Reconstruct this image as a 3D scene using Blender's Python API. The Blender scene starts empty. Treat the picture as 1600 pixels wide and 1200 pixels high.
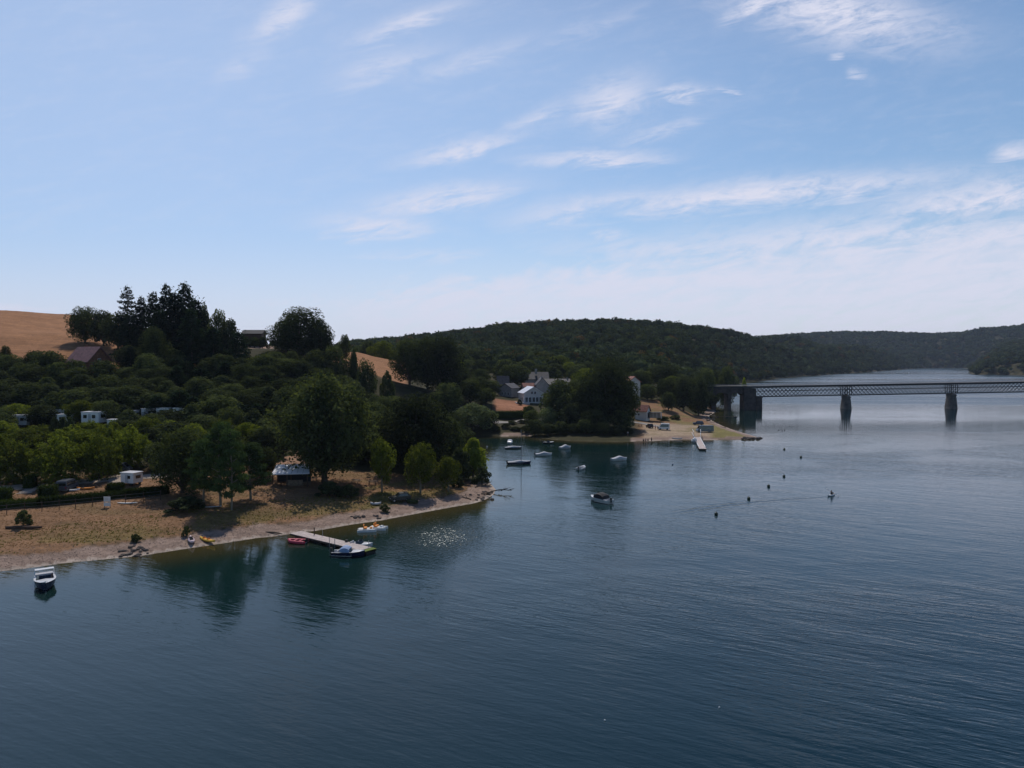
import bpy, math, random
import numpy as np
from mathutils import Vector
R = math.radians
scene = bpy.context.scene
col = scene.collection
random.seed(7)
rng = np.random.default_rng(7)

# ------------------------------------------------------------------ camera
CAM_H = 28.0; FP = 1110.0; PITCH = R(1.909)
cd = bpy.data.cameras.new('camera'); cam = bpy.data.objects.new('camera', cd); col.objects.link(cam)
cam.location = (0, 0, CAM_H); cam.rotation_euler = (R(90) - PITCH, 0, 0)
cd.sensor_width = 36.0; cd.lens = 36.0 * FP / 1600.0; cd.clip_start = 0.5; cd.clip_end = 20000
scene.camera = cam
# ------------------------------------------------------------------ light
SUN_AZ = R(-6.5); SUN_EL = R(54.0)
S_dir = Vector((math.sin(SUN_AZ) * math.cos(SUN_EL), math.cos(SUN_AZ) * math.cos(SUN_EL), math.sin(SUN_EL)))
sl = bpy.data.lights.new('sun', 'SUN'); sl.energy = 2.8; sl.angle = R(0.53); sl.color = (1.0, 0.93, 0.84)
so = bpy.data.objects.new('sun', sl); col.objects.link(so)
so.rotation_euler = S_dir.to_track_quat('Z', 'Y').to_euler(); so.location = (0, 0, 200)
scene.view_settings.view_transform = 'Standard'; scene.view_settings.look = 'None'
scene.view_settings.exposure = 0.0; scene.view_settings.gamma = 1.0
scene.cycles.use_denoising = True
scene.cycles.max_bounces = 6; scene.cycles.transparent_max_bounces = 12
scene.cycles.diffuse_bounces = 2; scene.cycles.glossy_bounces = 3; scene.cycles.volume_bounces = 0

class NT:
    """small helper around a node tree"""
    def __init__(s, nt): s.nt = nt
    def n(s, t, **kw):
        x = s.nt.nodes.new(t)
        for k, v in kw.items():
            if k in ('operation', 'noise_dimensions', 'sky_type', 'blend_type', 'data_type', 'attribute_name', 'attribute_type', 'sun_disc',
                     'sun_elevation', 'sun_rotation', 'altitude', 'air_density', 'dust_density', 'ozone_density', 'use_clamp', 'vector_type'):
                setattr(x, k, v)
            else:
                x.inputs[k].default_value = v
        return x
    def l(s, a, b): s.nt.links.new(a, b)
    def m(s, op, a, b=None, c=None, clamp=False):
        x = s.nt.nodes.new('ShaderNodeMath'); x.operation = op; x.use_clamp = clamp
        for i, v in enumerate((a, b, c)):
            if v is None: continue
            if isinstance(v, (int, float)): x.inputs[i].default_value = v
            else: s.l(v, x.inputs[i])
        return x.outputs[0]
    def mix(s, f, a, b, blend='MIX'):
        x = s.nt.nodes.new('ShaderNodeMix'); x.data_type = 'RGBA'; x.blend_type = blend
        for i, v in ((0, f), (6, a), (7, b)):
            if isinstance(v, (int, float)): x.inputs[i].default_value = v
            elif isinstance(v, tuple): x.inputs[i].default_value = v if len(v) == 4 else (*v, 1)
            else: s.l(v, x.inputs[i])
        return x.outputs[2]
    def ramp(s, f, lo, hi):
        x = s.nt.nodes.new('ShaderNodeMapRange'); x.inputs[1].default_value = lo; x.inputs[2].default_value = hi
        x.interpolation_type = 'SMOOTHSTEP'; s.l(f, x.inputs[0]); return x.outputs[0]
    def noise(s, vec, scale, detail=4, rough=0.55, dist=0.0):
        x = s.n('ShaderNodeTexNoise', Scale=scale, Detail=detail, Roughness=rough, Distortion=dist)
        if vec is not None: s.l(vec, x.inputs['Vector'])
        return x
    def mapping(s, vec, scale=(1, 1, 1), rot=(0, 0, 0), loc=(0, 0, 0)):
        if any(rot):      # turn first, stretch afterwards
            y = s.nt.nodes.new('ShaderNodeMapping'); y.inputs['Rotation'].default_value = rot; s.l(vec, y.inputs[0]); vec = y.outputs[0]; rot = (0, 0, 0)
        x = s.nt.nodes.new('ShaderNodeMapping'); x.inputs['Scale'].default_value = scale
        x.inputs['Rotation'].default_value = rot; x.inputs['Location'].default_value = loc
        s.l(vec, x.inputs[0]); return x.outputs[0]

# ------------------------------------------------------------------ sky
w = bpy.data.worlds.new("World"); scene.world = w; w.use_nodes = True
w.node_tree.nodes.clear(); N = NT(w.node_tree)
wo = N.n('ShaderNodeOutputWorld'); bg = N.n('ShaderNodeBackground', Strength=0.10); N.l(bg.outputs[0], wo.inputs[0])
sky = N.n('ShaderNodeTexSky', sky_type='NISHITA', sun_disc=False, sun_elevation=SUN_EL, sun_rotation=SUN_AZ,
          altitude=300.0, air_density=1.0, dust_density=0.6, ozone_density=1.6)
tc = N.n('ShaderNodeTexCoord'); sep = N.n('ShaderNodeSeparateXYZ'); N.l(tc.outputs['Generated'], sep.inputs[0])
dx, dy, dz = sep.outputs
ay = N.m('MAXIMUM', dy, 0.05)
U = N.m('DIVIDE', dx, ay); V = N.m('DIVIDE', dz, ay)
cmb = N.n('ShaderNodeCombineXYZ'); N.l(U, cmb.inputs[0]); N.l(V, cmb.inputs[1])
# streaky cirrus noise, tilted
n1 = N.noise(N.mapping(cmb.outputs[0], scale=(6, 26, 1), rot=(0, 0, R(-10))), 1.6, 8, 0.68, 0.9)
n2 = N.noise(N.mapping(cmb.outputs[0], scale=(9, 22, 1), rot=(0, 0, R(-16)), loc=(3, 7, 0)), 3.0, 6, 0.7, 0.6)
streak = N.m('ADD', N.m('MULTIPLY', n1.outputs[0], 0.65), N.m('MULTIPLY', n2.outputs[0], 0.35))
warp = N.noise(cmb.outputs[0], 6.0, 4, 0.6)
wu = N.m('MULTIPLY', N.m('SUBTRACT', warp.outputs[0], 0.5), 0.09)
wv = N.m('MULTIPLY', N.m('SUBTRACT', n1.outputs[0], 0.5), 0.05)
Uw = N.m('ADD', U, wu); Vw = N.m('ADD', V, wv)
wisps = [(445,32,50,16,32,.75),(385,108,34,15,30,.38),(640,45,62,14,22,.75),(610,110,70,18,16,.5),(740,98,80,13,18,.42),(900,60,90,10,22,.3),
 (955,160,56,28,16,.8),(1062,148,38,9,2,.85),(1130,148,14,3,-8,.6),(835,190,46,12,25,.6),(725,235,75,11,12,.8),(1030,207,56,9,15,.5),
 (925,250,75,9,0,.9),(690,310,95,15,7,.9),(588,355,72,16,-3,.85),(650,402,100,10,3,.5),(1300,26,125,34,-10,.95),(1175,14,40,14,32,.9),
 (1300,95,13,7,20,.7),(1332,120,10,6,0,.5),(1180,304,240,17,5,1.0),(930,325,100,17,8,.75),(952,373,24,9,0,.8),(1582,238,26,9,10,.8),
 (1530,312,160,26,9,.95),(1330,372,290,28,4,.85),(1130,395,190,18,-2,.8),(30,478,110,10,-4,.8),(480,470,130,12,2,.7)]
acc = None
for (px, py, rx, ry, an, st) in wisps:
    cx, cy = (px - 800) / FP, (563 - py) / FP; c_, s_ = math.cos(R(an)), math.sin(R(an))
    du = N.m('SUBTRACT', Uw, cx); dv = N.m('SUBTRACT', Vw, cy)
    a = N.m('ADD', N.m('MULTIPLY', du, c_ * FP / rx), N.m('MULTIPLY', dv, s_ * FP / rx))
    b = N.m('ADD', N.m('MULTIPLY', du, -s_ * FP / ry), N.m('MULTIPLY', dv, c_ * FP / ry))
    q = N.m('ADD', N.m('MULTIPLY', a, a), N.m('MULTIPLY', b, b))
    e = N.m('MULTIPLY', N.m('EXPONENT', N.m('MULTIPLY', q, -0.62)), st)
    acc = e if acc is None else N.m('MAXIMUM', acc, e)
sfac = N.ramp(streak, 0.34, 0.60)
wis = N.m('MULTIPLY', acc, N.m('ADD', N.m('MULTIPLY', sfac, 0.98), 0.15), clamp=True)
# broad veil low on the right, and a pale band along the horizon
veil_edge = N.m('ADD', N.m('MULTIPLY', U, 0.10), 0.130)
veil_n = N.m('MULTIPLY', N.m('SUBTRACT', streak, 0.5), 0.10)
vv = N.m('SUBTRACT', N.m('ADD', veil_edge, veil_n), V)
veil = N.m('MULTIPLY', N.ramp(vv, -0.02, 0.035), N.ramp(U, -0.62, -0.1))
veil = N.m('MULTIPLY', veil, N.m('ADD', N.m('MULTIPLY', sfac, 0.32), 0.62))
hz_ = N.m('MULTIPLY', N.ramp(N.m('MULTIPLY', V, -1.0), -0.20, 0.0), 0.80)
thin = N.m('MULTIPLY', N.ramp(streak, 0.42, 0.75), 0.16)
cl = N.m('MAXIMUM', N.m('MAXIMUM', wis, veil), N.m('MAXIMUM', hz_, thin))
front = N.ramp(dy, 0.05, 0.3)
cl = N.m('MULTIPLY', cl, front, clamp=True)
skc = N.mix(1.0, sky.outputs[0], (0.90, 0.99, 1.06), 'MULTIPLY')
skc = N.mix(1.0, skc, N.mix(N.ramp(V, 0.0, 0.42), (0.88, 0.90, 0.94), (1.02, 1.02, 1.0)), 'MULTIPLY')
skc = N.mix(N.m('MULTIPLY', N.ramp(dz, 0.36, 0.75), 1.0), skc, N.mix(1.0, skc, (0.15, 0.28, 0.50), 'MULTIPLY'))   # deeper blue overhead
skc = N.mix(N.m('MULTIPLY', N.m('MULTIPLY', N.ramp(N.m('MULTIPLY', U, -1.0), -0.5, 0.6), front), 0.52), skc, (5.2, 6.6, 9.4))    # thin bright haze on the sunward side
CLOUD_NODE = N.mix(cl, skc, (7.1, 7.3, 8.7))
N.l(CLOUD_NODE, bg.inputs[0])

# ------------------------------------------------------------------ materials
MATS = {}
def mat(name, color, rough=0.8, metal=0.0, var=0.12, scale=3.0, spec=0.5, bump=0.0, emis=None):
    if name in MATS: return MATS[name]
    m = bpy.data.materials.new(name); m.use_nodes = True; nt = m.node_tree; n = NT(nt)
    b = nt.nodes['Principled BSDF']; b.inputs['Roughness'].default_value = rough; b.inputs['Metallic'].default_value = metal
    b.inputs['Specular IOR Level'].default_value = spec
    t = n.n('ShaderNodeTexCoord'); no = n.noise(t.outputs['Object'], scale, 5, 0.6)
    f = n.ramp(no.outputs[0], 0.3, 0.7)
    lo = tuple(c * (1 - var) for c in color); hi = tuple(min(1, c * (1 + var)) for c in color)
    n.l(n.mix(f, lo, hi), b.inputs['Base Color'])
    if bump:
        bp = n.n('ShaderNodeBump', Strength=bump, Distance=0.05); n.l(no.outputs[0], bp.inputs['Height']); n.l(bp.outputs[0], b.inputs['Normal'])
    MATS[name] = m; return m

def leaf_mat(name, dark, light, trans=0.3, attr=False, var=0.7):
    m = bpy.data.materials.new(name); m.use_nodes = True; nt = m.node_tree; nt.nodes.clear(); n = NT(nt)
    o = n.n('ShaderNodeOutputMaterial'); d = n.n('ShaderNodeBsdfDiffuse'); tr = n.n('ShaderNodeBsdfTranslucent'); mx = n.n('ShaderNodeMixShader', Fac=trans)
    t = n.n('ShaderNodeTexCoord'); no = n.noise(t.outputs['Object'], 0.07 if attr else 6.0, 3, 0.6)
    c = n.mix(n.ramp(no.outputs[0], 0.35, 0.65), dark, light)
    if attr:
        a = n.n('ShaderNodeAttribute', attribute_name='tint'); c = n.mix(1.0, c, a.outputs['Color'], 'MULTIPLY')
    else:
        oi = n.n('ShaderNodeObjectInfo'); k = n.m('ADD', n.m('MULTIPLY', oi.outputs['Random'], var), 1 - var / 2)
        cc = n.n('ShaderNodeCombineXYZ'); n.l(n.m('MULTIPLY', k, 1.0), cc.inputs[0]); n.l(k, cc.inputs[1]); n.l(n.m('POWER', k, 0.6), cc.inputs[2])
        c = n.mix(1.0, c, cc.outputs[0], 'MULTIPLY')
    n.l(c, d.inputs[0]); n.l(n.mix(1.0, c, (1.5, 1.5, 0.6), 'MULTIPLY'), tr.inputs[0])
    n.l(d.outputs[0], mx.inputs[1]); n.l(tr.outputs[0], mx.inputs[2]); n.l(mx.outputs[0], o.inputs[0])
    MATS[name] = m; return m

LEAF = {
 'broad': leaf_mat('leaf_broad', (0.034, 0.045, 0.025), (0.092, 0.110, 0.052)),
 'oak': leaf_mat('leaf_oak', (0.028, 0.037, 0.021), (0.061, 0.075, 0.037)),
 'bright': leaf_mat('leaf_bright', (0.077, 0.101, 0.022), (0.155, 0.179, 0.036), 0.38),
 'yellow': leaf_mat('leaf_yellow', (0.179, 0.233, 0.036), (0.287, 0.323, 0.054), 0.4),
 'conifer': leaf_mat('leaf_conifer', (0.014, 0.026, 0.018), (0.029, 0.048, 0.026), 0.12),
 'pine': leaf_mat('leaf_pine', (0.040, 0.065, 0.029), (0.068, 0.101, 0.040), 0.2),
 'silver': leaf_mat('leaf_silver', (0.090, 0.117, 0.063), (0.153, 0.179, 0.099), 0.3),
}
M_BARK = mat('bark', (0.075, 0.058, 0.042), 0.95, var=0.35, scale=5)
M_BARKP = mat('pale_bark', (0.20, 0.17, 0.13), 0.95, var=0.35, scale=5)
M_WHITE = mat('white_paint', (0.72, 0.72, 0.72), 0.35, var=0.04)
M_GEL = mat('white_gelcoat', (0.68, 0.69, 0.70), 0.22, var=0.05)
M_COVER = mat('cover_fabric', (0.42, 0.43, 0.46), 0.8, var=0.12)
M_DARKF = mat('dark_fabric', (0.015, 0.016, 0.022), 0.8)
M_BLUEF = mat('blue_fabric', (0.24, 0.33, 0.52), 0.7)
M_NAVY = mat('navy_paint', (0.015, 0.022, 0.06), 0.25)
M_BLACK = mat('black_plastic', (0.012, 0.012, 0.014), 0.4)
M_GLASS = mat('dark_glass', (0.012, 0.016, 0.022), 0.06, var=0.05, spec=0.8)
M_RED = mat('red_rubber', (0.42, 0.03, 0.07), 0.5)
M_ORANGE = mat('orange_plastic', (0.75, 0.26, 0.03), 0.45)
M_YEL = mat('yellow_plastic', (0.72, 0.42, 0.02), 0.4)
M_PINK = mat('pale_pink_plastic', (0.62, 0.50, 0.55), 0.4)
M_GREY = mat('grey_metal', (0.30, 0.30, 0.31), 0.4, 0.6)
M_STEEL = mat('dark_steel', (0.020, 0.020, 0.024), 0.55, 0.2, var=0.3)
M_STONE = mat('pier_stone', (0.135, 0.115, 0.105), 0.95, var=0.35, scale=0.6, bump=0.4)
M_STONED = mat('dark_stone', (0.070, 0.055, 0.052), 0.95, var=0.35, scale=0.5, bump=0.4)
M_WALLW = mat('white_render', (0.58, 0.56, 0.54), 0.9, var=0.08, scale=0.8)
M_WALLG = mat('grey_render', (0.26, 0.245, 0.24), 0.9, var=0.12, scale=0.8)
M_WOOD = mat('weathered_wood', (0.20, 0.15, 0.11), 0.9, var=0.25, scale=2)
M_CHALET = mat('red_brown_boards', (0.20, 0.085, 0.05), 0.9, var=0.3, scale=2)
M_WOODD = mat('dark_wood', (0.085, 0.050, 0.035), 0.9, var=0.3, scale=2)
M_PLANK = mat('pale_planks', (0.52, 0.44, 0.41), 0.85, var=0.18, scale=2)
M_ALGAE = mat('algae_wood', (0.12, 0.16, 0.02), 0.9)
M_ROCK = mat('shore_rock', (0.085, 0.07, 0.062), 0.95, var=0.4, scale=0.8)
M_SLATE = mat('slate_roof', (0.055, 0.052, 0.060), 0.7, var=0.3, scale=1.2)
M_PURPLE = mat('purple_tile_roof', (0.20, 0.095, 0.095), 0.75, var=0.3, scale=1.0)
M_REDTILE = mat('red_tile_roof', (0.24, 0.085, 0.06), 0.8, var=0.3, scale=1.0)
M_ROOFW = mat('pale_metal_roof', (0.80, 0.80, 0.83), 0.28, 0.0, var=0.06, scale=1)
M_SKIN = mat('skin', (0.42, 0.24, 0.16), 0.6, var=0.05)
M_EARTH = mat('dusty_earth', (0.26, 0.145, 0.085), 0.95, var=0.25, scale=0.7)
M_GRAVEL = mat('gravel', (0.36, 0.29, 0.23), 0.95, var=0.2, scale=0.7)
M_ROAD = mat('road_asphalt', (0.24, 0.22, 0.20), 0.9, var=0.15, scale=0.5)
M_VAN = mat('grey_van_paint', (0.10, 0.115, 0.14), 0.3, 0.2, var=0.05)
M_BLUEVAN = mat('blue_car_paint', (0.035, 0.05, 0.10), 0.3, 0.2, var=0.05)
M_HEDGE = leaf_mat('leaf_hedge', (0.022, 0.036, 0.012), (0.045, 0.062, 0.018))
M_TEAL = mat('teal_canvas', (0.10, 0.30, 0.27), 0.7)
M_RUBBER = mat('tyre_rubber', (0.012, 0.012, 0.012), 0.9)

# ------------------------------------------------------------------ pixel <-> world
cP, sP = math.cos(PITCH), math.sin(PITCH)
def ray(px, py):
    a = (px - 800) / FP; b = (600 - py) / FP
    return Vector((a, cP + b * sP, -sP + b * cP))
def at(px, py, D):
    d = ray(px, py); t = D / d.y; return Vector((d.x * t, D, CAM_H + d.z * t))
def wat(px, py):
    d = ray(px, py); t = -CAM_H / d.z; return Vector((d.x * t, d.y * t, 0.0))

# ------------------------------------------------------------------ shoreline
left_shore = [(-700,1010),(-350,945),(-120,912),(0,893),(50,887),(100,880),(185,872),(217,869),(275,860),(335,851),(400,841),(431,838),(460,833),(497,829),
  (547,820),(597,813),(654,802),(715,791),(741,786.5),(758,781),(771,773),(775,765),(765,754),(752,744),(748,728),(738,708),(722,694),(705,685),(735,682),
  (784,682),(825,681.5),(862,687),(900,689),(960,690.5),(1019,689),(1075,687),(1106,687.5),(1162,687),(1180,686.5),(1187,684),(1170,679),(1150,673),(1128,665),(1112,657),
  (1108,650),(1119,643),(1104,632),(1098,618),(1110,609),(1140,602),(1180,596.5),(1220,591),(1260,587.5),(1330,583),(1400,578),(1430,575.8),
  (1470,575.2),(1510,575.2),(1516,578),(1514,583),(1524,585.6),(1560,586),(1620,587),(1750,592),(2000,602),(2500,625)]
poly = [tuple(wat(x, y)[:2]) for x, y in left_shore]
poly = [(-1500, 60)] + poly + [(3000, 400), (6000, 6000), (-6000, 6000), (-3000, 60)]
PO = np.array(poly)
def sdist(X, Y):
    """signed distance to the shore, positive on land"""
    P = np.stack([X, Y], -1); sh = X.shape; P = P.reshape(-1, 2)
    dmin = np.full(len(P), 1e9); inside = np.zeros(len(P), bool)
    n = len(PO)
    for i in range(n):
        a, b = PO[i], PO[(i + 1) % n]; ab = b - a; ap = P - a
        t = np.clip((ap @ ab) / (ab @ ab + 1e-9), 0, 1); dd = ap - t[:, None] * ab
        dmin = np.minimum(dmin, (dd ** 2).sum(1))
        c = ((a[1] > P[:, 1]) != (b[1] > P[:, 1])) & (P[:, 0] < (b[0] - a[0]) * (P[:, 1] - a[1]) / (b[1] - a[1] + 1e-12) + a[0])
        inside ^= c
    d = np.sqrt(dmin); return np.where(inside, d, -d).reshape(sh)
def hash2(i, j, s=0):
    h = np.sin(i * 127.1 + j * 311.7 + s * 74.7) * 43758.5453
    return h - np.floor(h)
def vnoise(x, y, s=0):
    i, j = np.floor(x), np.floor(y); fx, fy = x - i, y - j
    fx = fx * fx * (3 - 2 * fx); fy = fy * fy * (3 - 2 * fy)
    a = hash2(i, j, s); b = hash2(i + 1, j, s); c = hash2(i, j + 1, s); d = hash2(i + 1, j + 1, s)
    return a + (b - a) * fx + (c - a) * fy + (a - b - c + d) * fx * fy
def fbm(x, y, o=4, s=0):
    r = 0; am = 0.5
    for k in range(o): r = r + am * vnoise(x * 2 ** k, y * 2 ** k, s + k); am *= 0.5
    return r
# terrain control points: (px, D, py) = ground seen at pixel row py at depth D
ctl_px = [
 # left shore meadow, campsite, slope
 (-300,115,'z3'),(0,112,'z2.4'),(0,130,'z4'),(0,150,'z6'),(0,190,'z11'),(0,222,'z19'),(0,245,'z26.5'),(0,300,'z41'),(0,370,484),(0,430,'z50'),(0,700,'z20'),
 (-300,150,'z8'),(-300,200,'z16'),(-300,300,'z44'),(-300,400,'z60'),(-300,700,'z40'),
 (100,118,'z2.6'),(100,135,'z4'),(100,160,'z7'),(100,190,'z11.5'),(100,222,'z20'),(140,235,'z24.5'),(120,290,'z38'),(120,370,492),(120,430,'z46'),
 (200,120,'z2.6'),(200,140,'z4.5'),(200,165,'z7.5'),(200,195,'z12'),(200,240,'z25'),(230,300,'z34'),(230,370,'z44'),
 (300,120,'z2.5'),(300,150,'z5'),(300,190,'z11'),(300,240,'z24'),(300,280,'z32'),(300,350,'z36'),
 (400,130,'z2.6'),(400,160,'z5'),(400,200,'z11'),(400,240,'z21'),(400,300,'z33'),(400,340,538),(400,420,'z32'),
 (500,140,'z2.4'),(500,165,'z4'),(500,200,'z9'),(500,240,'z18'),(500,290,'z30'),(500,330,'z32'),(470,290,546),(500,420,'z26'),
 (560,150,'z2.4'),(560,180,'z4.5'),(560,220,'z9'),(560,270,'z17.5'),(580,310,590),(590,340,577),(560,372,551),(620,372,563),(650,350,588),(560,430,'z26'),(620,430,'z20'),
 (650,155,'z2.2'),(650,190,'z4'),(650,240,'z8'),(650,270,'z12.5'),(650,300,'z17'),(700,165,'z2'),(700,200,'z3'),(740,160,'z1.6'),(690,240,'z5'),
 (720,270,'z6'),(720,300,'z11'),(720,350,'z17'),(700,430,'z19'),(720,550,'z24'),
 # village
 (790,274,'z2.2'),(790,288,'z3.2'),(790,296,'z4.6'),(790,304,'z7.8'),(790,320,'z9.0'),(790,345,'z10.5'),(790,400,'z15'),(790,500,'z22'),
 (880,280,'z3'),(880,300,'z5.5'),(880,330,'z9'),(880,360,'z11'),(880,420,'z16'),(880,500,'z22'),
 (960,262,'z1.4'),(960,285,'z2.5'),(960,310,'z4.5'),(960,340,'z8'),(960,400,'z13'),(960,500,'z20'),
 (1030,262,'z0.8'),(1030,285,'z1.3'),(1030,303,'z2.0'),(1020,322,'z6.0'),(1040,350,'z8.5'),(1030,420,'z12'),(1080,300,'z1.4'),(1090,340,'z4.5'),
 (1100,266,'z1.0'),(1100,280,'z1.2'),(1130,272,'z1.0'),(1160,263,'z0.9'),(1085,380,'z9'),(1090,420,'z12.5'),(1095,480,'z15'),
 # wooded hill behind (crest lines, tree height removed)
 (600,1000,'z45'),(600,700,'z30'),(700,1000,'z56'),(700,700,'z33'),(780,1000,'z68'),(780,700,'z36'),(880,1000,'z74'),(880,700,'z38'),(880,850,'z56'),
 (960,1000,'z74'),(960,700,'z38'),(960,850,'z56'),(1040,1000,'z71'),(1040,700,'z33'),(1040,850,'z53'),(1100,1050,'z68'),(1100,700,'z26'),(1100,850,'z46'),(1100,560,'z17'),
 (1180,1250,'z70'),(1180,1000,'z33'),(1240,1700,'z80'),(1240,1300,'z36'),(1320,2100,'z62'),(1320,1700,'z24'),(1400,2500,'z30'),
 (1240,2900,'z125'),(1300,2900,'z134'),(1380,2900,'z136'),(1440,2900,'z126'),(1440,2650,'z50'),(1500,2600,'z40'),
 (1450,2900,'z112'),(1490,2850,'z122'),(1530,2800,'z147'),(1560,2800,'z144'),(1600,2800,'z160'),(1530,1750,'z26'),(1600,1750,'z58'),(1560,2200,'z70'),(1600,2200,'z80'),(1700,1700,'z55'),(1700,2700,'z165'),(1530,1500,'z18'),(1600,1500,'z34'),(1535,1440,'z14'),(1600,1440,'z18'),(1900,1600,'z80'),(2300,1500,'z90'),
 (600,1500,'z40'),(800,1600,'z50'),(1000,1600,'z60'),(1100,1700,'z65'),(300,1500,'z10'),(300,800,'z20'),(1000,3300,'z80'),(0,1500,'z10'),(500,3300,'z30'),(1500,3500,'z110'),(2200,2600,'z120'),
]
cp = []
for (px, D, v) in ctl_px:
    a = (px - 800) / FP * D
    z = float(v[1:]) if isinstance(v, str) else at(px, v, D).z
    cp.append((a, D, z))
cp = np.array(cp)
def wc(X, Y):
    Y = np.maximum(Y, 30.0); return np.stack([np.clip(X / Y, -3, 3) * 3.7, 6.5 * np.log(Y)], -1)
CC = wc(cp[:, 0], cp[:, 1]); nn = len(CC)
K = np.linalg.norm(CC[:, None] - CC[None], axis=-1)
A = np.zeros((nn + 3, nn + 3)); A[:nn, :nn] = -K + np.eye(nn) * 0.01; A[:nn, nn] = 1; A[:nn, nn + 1:] = CC; A[nn, :nn] = 1; A[nn + 1:, :nn] = CC.T
sol = np.linalg.solve(A, np.concatenate([cp[:, 2], np.zeros(3)]))
def Hf(X, Y, sd=None):
    X = np.asarray(X, float); Y = np.asarray(Y, float); sh = X.shape
    if sd is None: sd = sdist(X, Y)
    Wc = wc(X.ravel(), Y.ravel()); out = np.zeros(len(Wc))
    for s in range(0, len(Wc), 20000):
        w_ = Wc[s:s + 20000]; k = np.linalg.norm(w_[:, None] - CC[None], axis=-1)
        out[s:s + 20000] = -k @ sol[:nn] + sol[nn] + w_ @ sol[nn + 1:]
    h = out.reshape(sh)
    h = np.maximum(h, 1.0) + (fbm(X / 14, Y / 14) - 0.47) * np.clip((h - 1) * 0.25, 0, 1.2)
    n = (fbm(X / 2.5, Y / 2.5, 3, 5) - 0.43) * 0.16
    rise = np.where(sd < 8, 0.14 * sd, 1.12 + (sd - 8) * np.clip(0.2 + Y / 1200.0, 0.2, 0.8)) + n * np.clip(sd, 0, 1)
    bed = np.maximum(sd * 0.16, -7.0)
    k = 0.5; hh = np.minimum(h, rise)
    return np.where(sd > 0, hh, bed)
DS = np.exp(np.linspace(math.log(60), math.log(3600), 900))
def on(px, py):
    """first ground (or water) point seen at a pixel"""
    d = ray(px, py); t = DS / d.y; X = d.x * t; Z = CAM_H + d.z * t
    H = np.maximum(Hf(X, DS), 0.0); i = np.argmax(Z < H)
    if not (Z < H).any(): i = len(DS) - 1
    if i > 0:
        a0, a1 = Z[i - 1] - H[i - 1], Z[i] - H[i]; f = a0 / (a0 - a1 + 1e-9); D = DS[i - 1] + (DS[i] - DS[i - 1]) * f
    else: D = DS[0]
    x = d.x * D / d.y
    return Vector((x, D, max(0.0, float(Hf(np.array([x]), np.array([D]))[0]))))
def gz(x, y): return max(0.0, float(Hf(np.array([x]), np.array([y]))[0]))
def gd(px, D):
    x = (px - 800) / FP * D; return Vector((x, D, gz(x, D)))

# ------------------------------------------------------------------ object helpers
def tag(o, label=None, cat=None, group=None, kind=None):
    if label: o['label'] = label
    if cat: o['category'] = cat
    if group: o['group'] = group
    if kind: o['kind'] = kind
    return o
def empty(name, loc, rz=0.0, **kw):
    o = bpy.data.objects.new(name, None); col.objects.link(o); o.location = loc; o.rotation_euler = (0, 0, rz); o.empty_display_size = 0.5
    return tag(o, **kw)
def np_mesh(name, V, F, material, smooth=False):
    """V (n,3) and F (m,k) arrays -> mesh"""
    me = bpy.data.meshes.new(name); V = np.asarray(V, np.float32); F = np.asarray(F, np.int32); m, k = F.shape
    me.vertices.add(len(V)); me.vertices.foreach_set('co', V.ravel()); me.loops.add(m * k); me.loops.foreach_set('vertex_index', F.ravel())
    me.polygons.add(m); me.polygons.foreach_set('loop_start', np.arange(0, m * k, k, dtype=np.int32)); me.polygons.foreach_set('loop_total', np.full(m, k, np.int32))
    if smooth: me.polygons.foreach_set('use_smooth', np.ones(m, bool))
    me.update(); me.validate()
    if material: me.materials.append(material)
    return me
def link(name, me, parent=None, loc=None):
    o = bpy.data.objects.new(name, me); col.objects.link(o)
    if parent: o.parent = parent
    if loc is not None: o.location = loc
    return o
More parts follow.
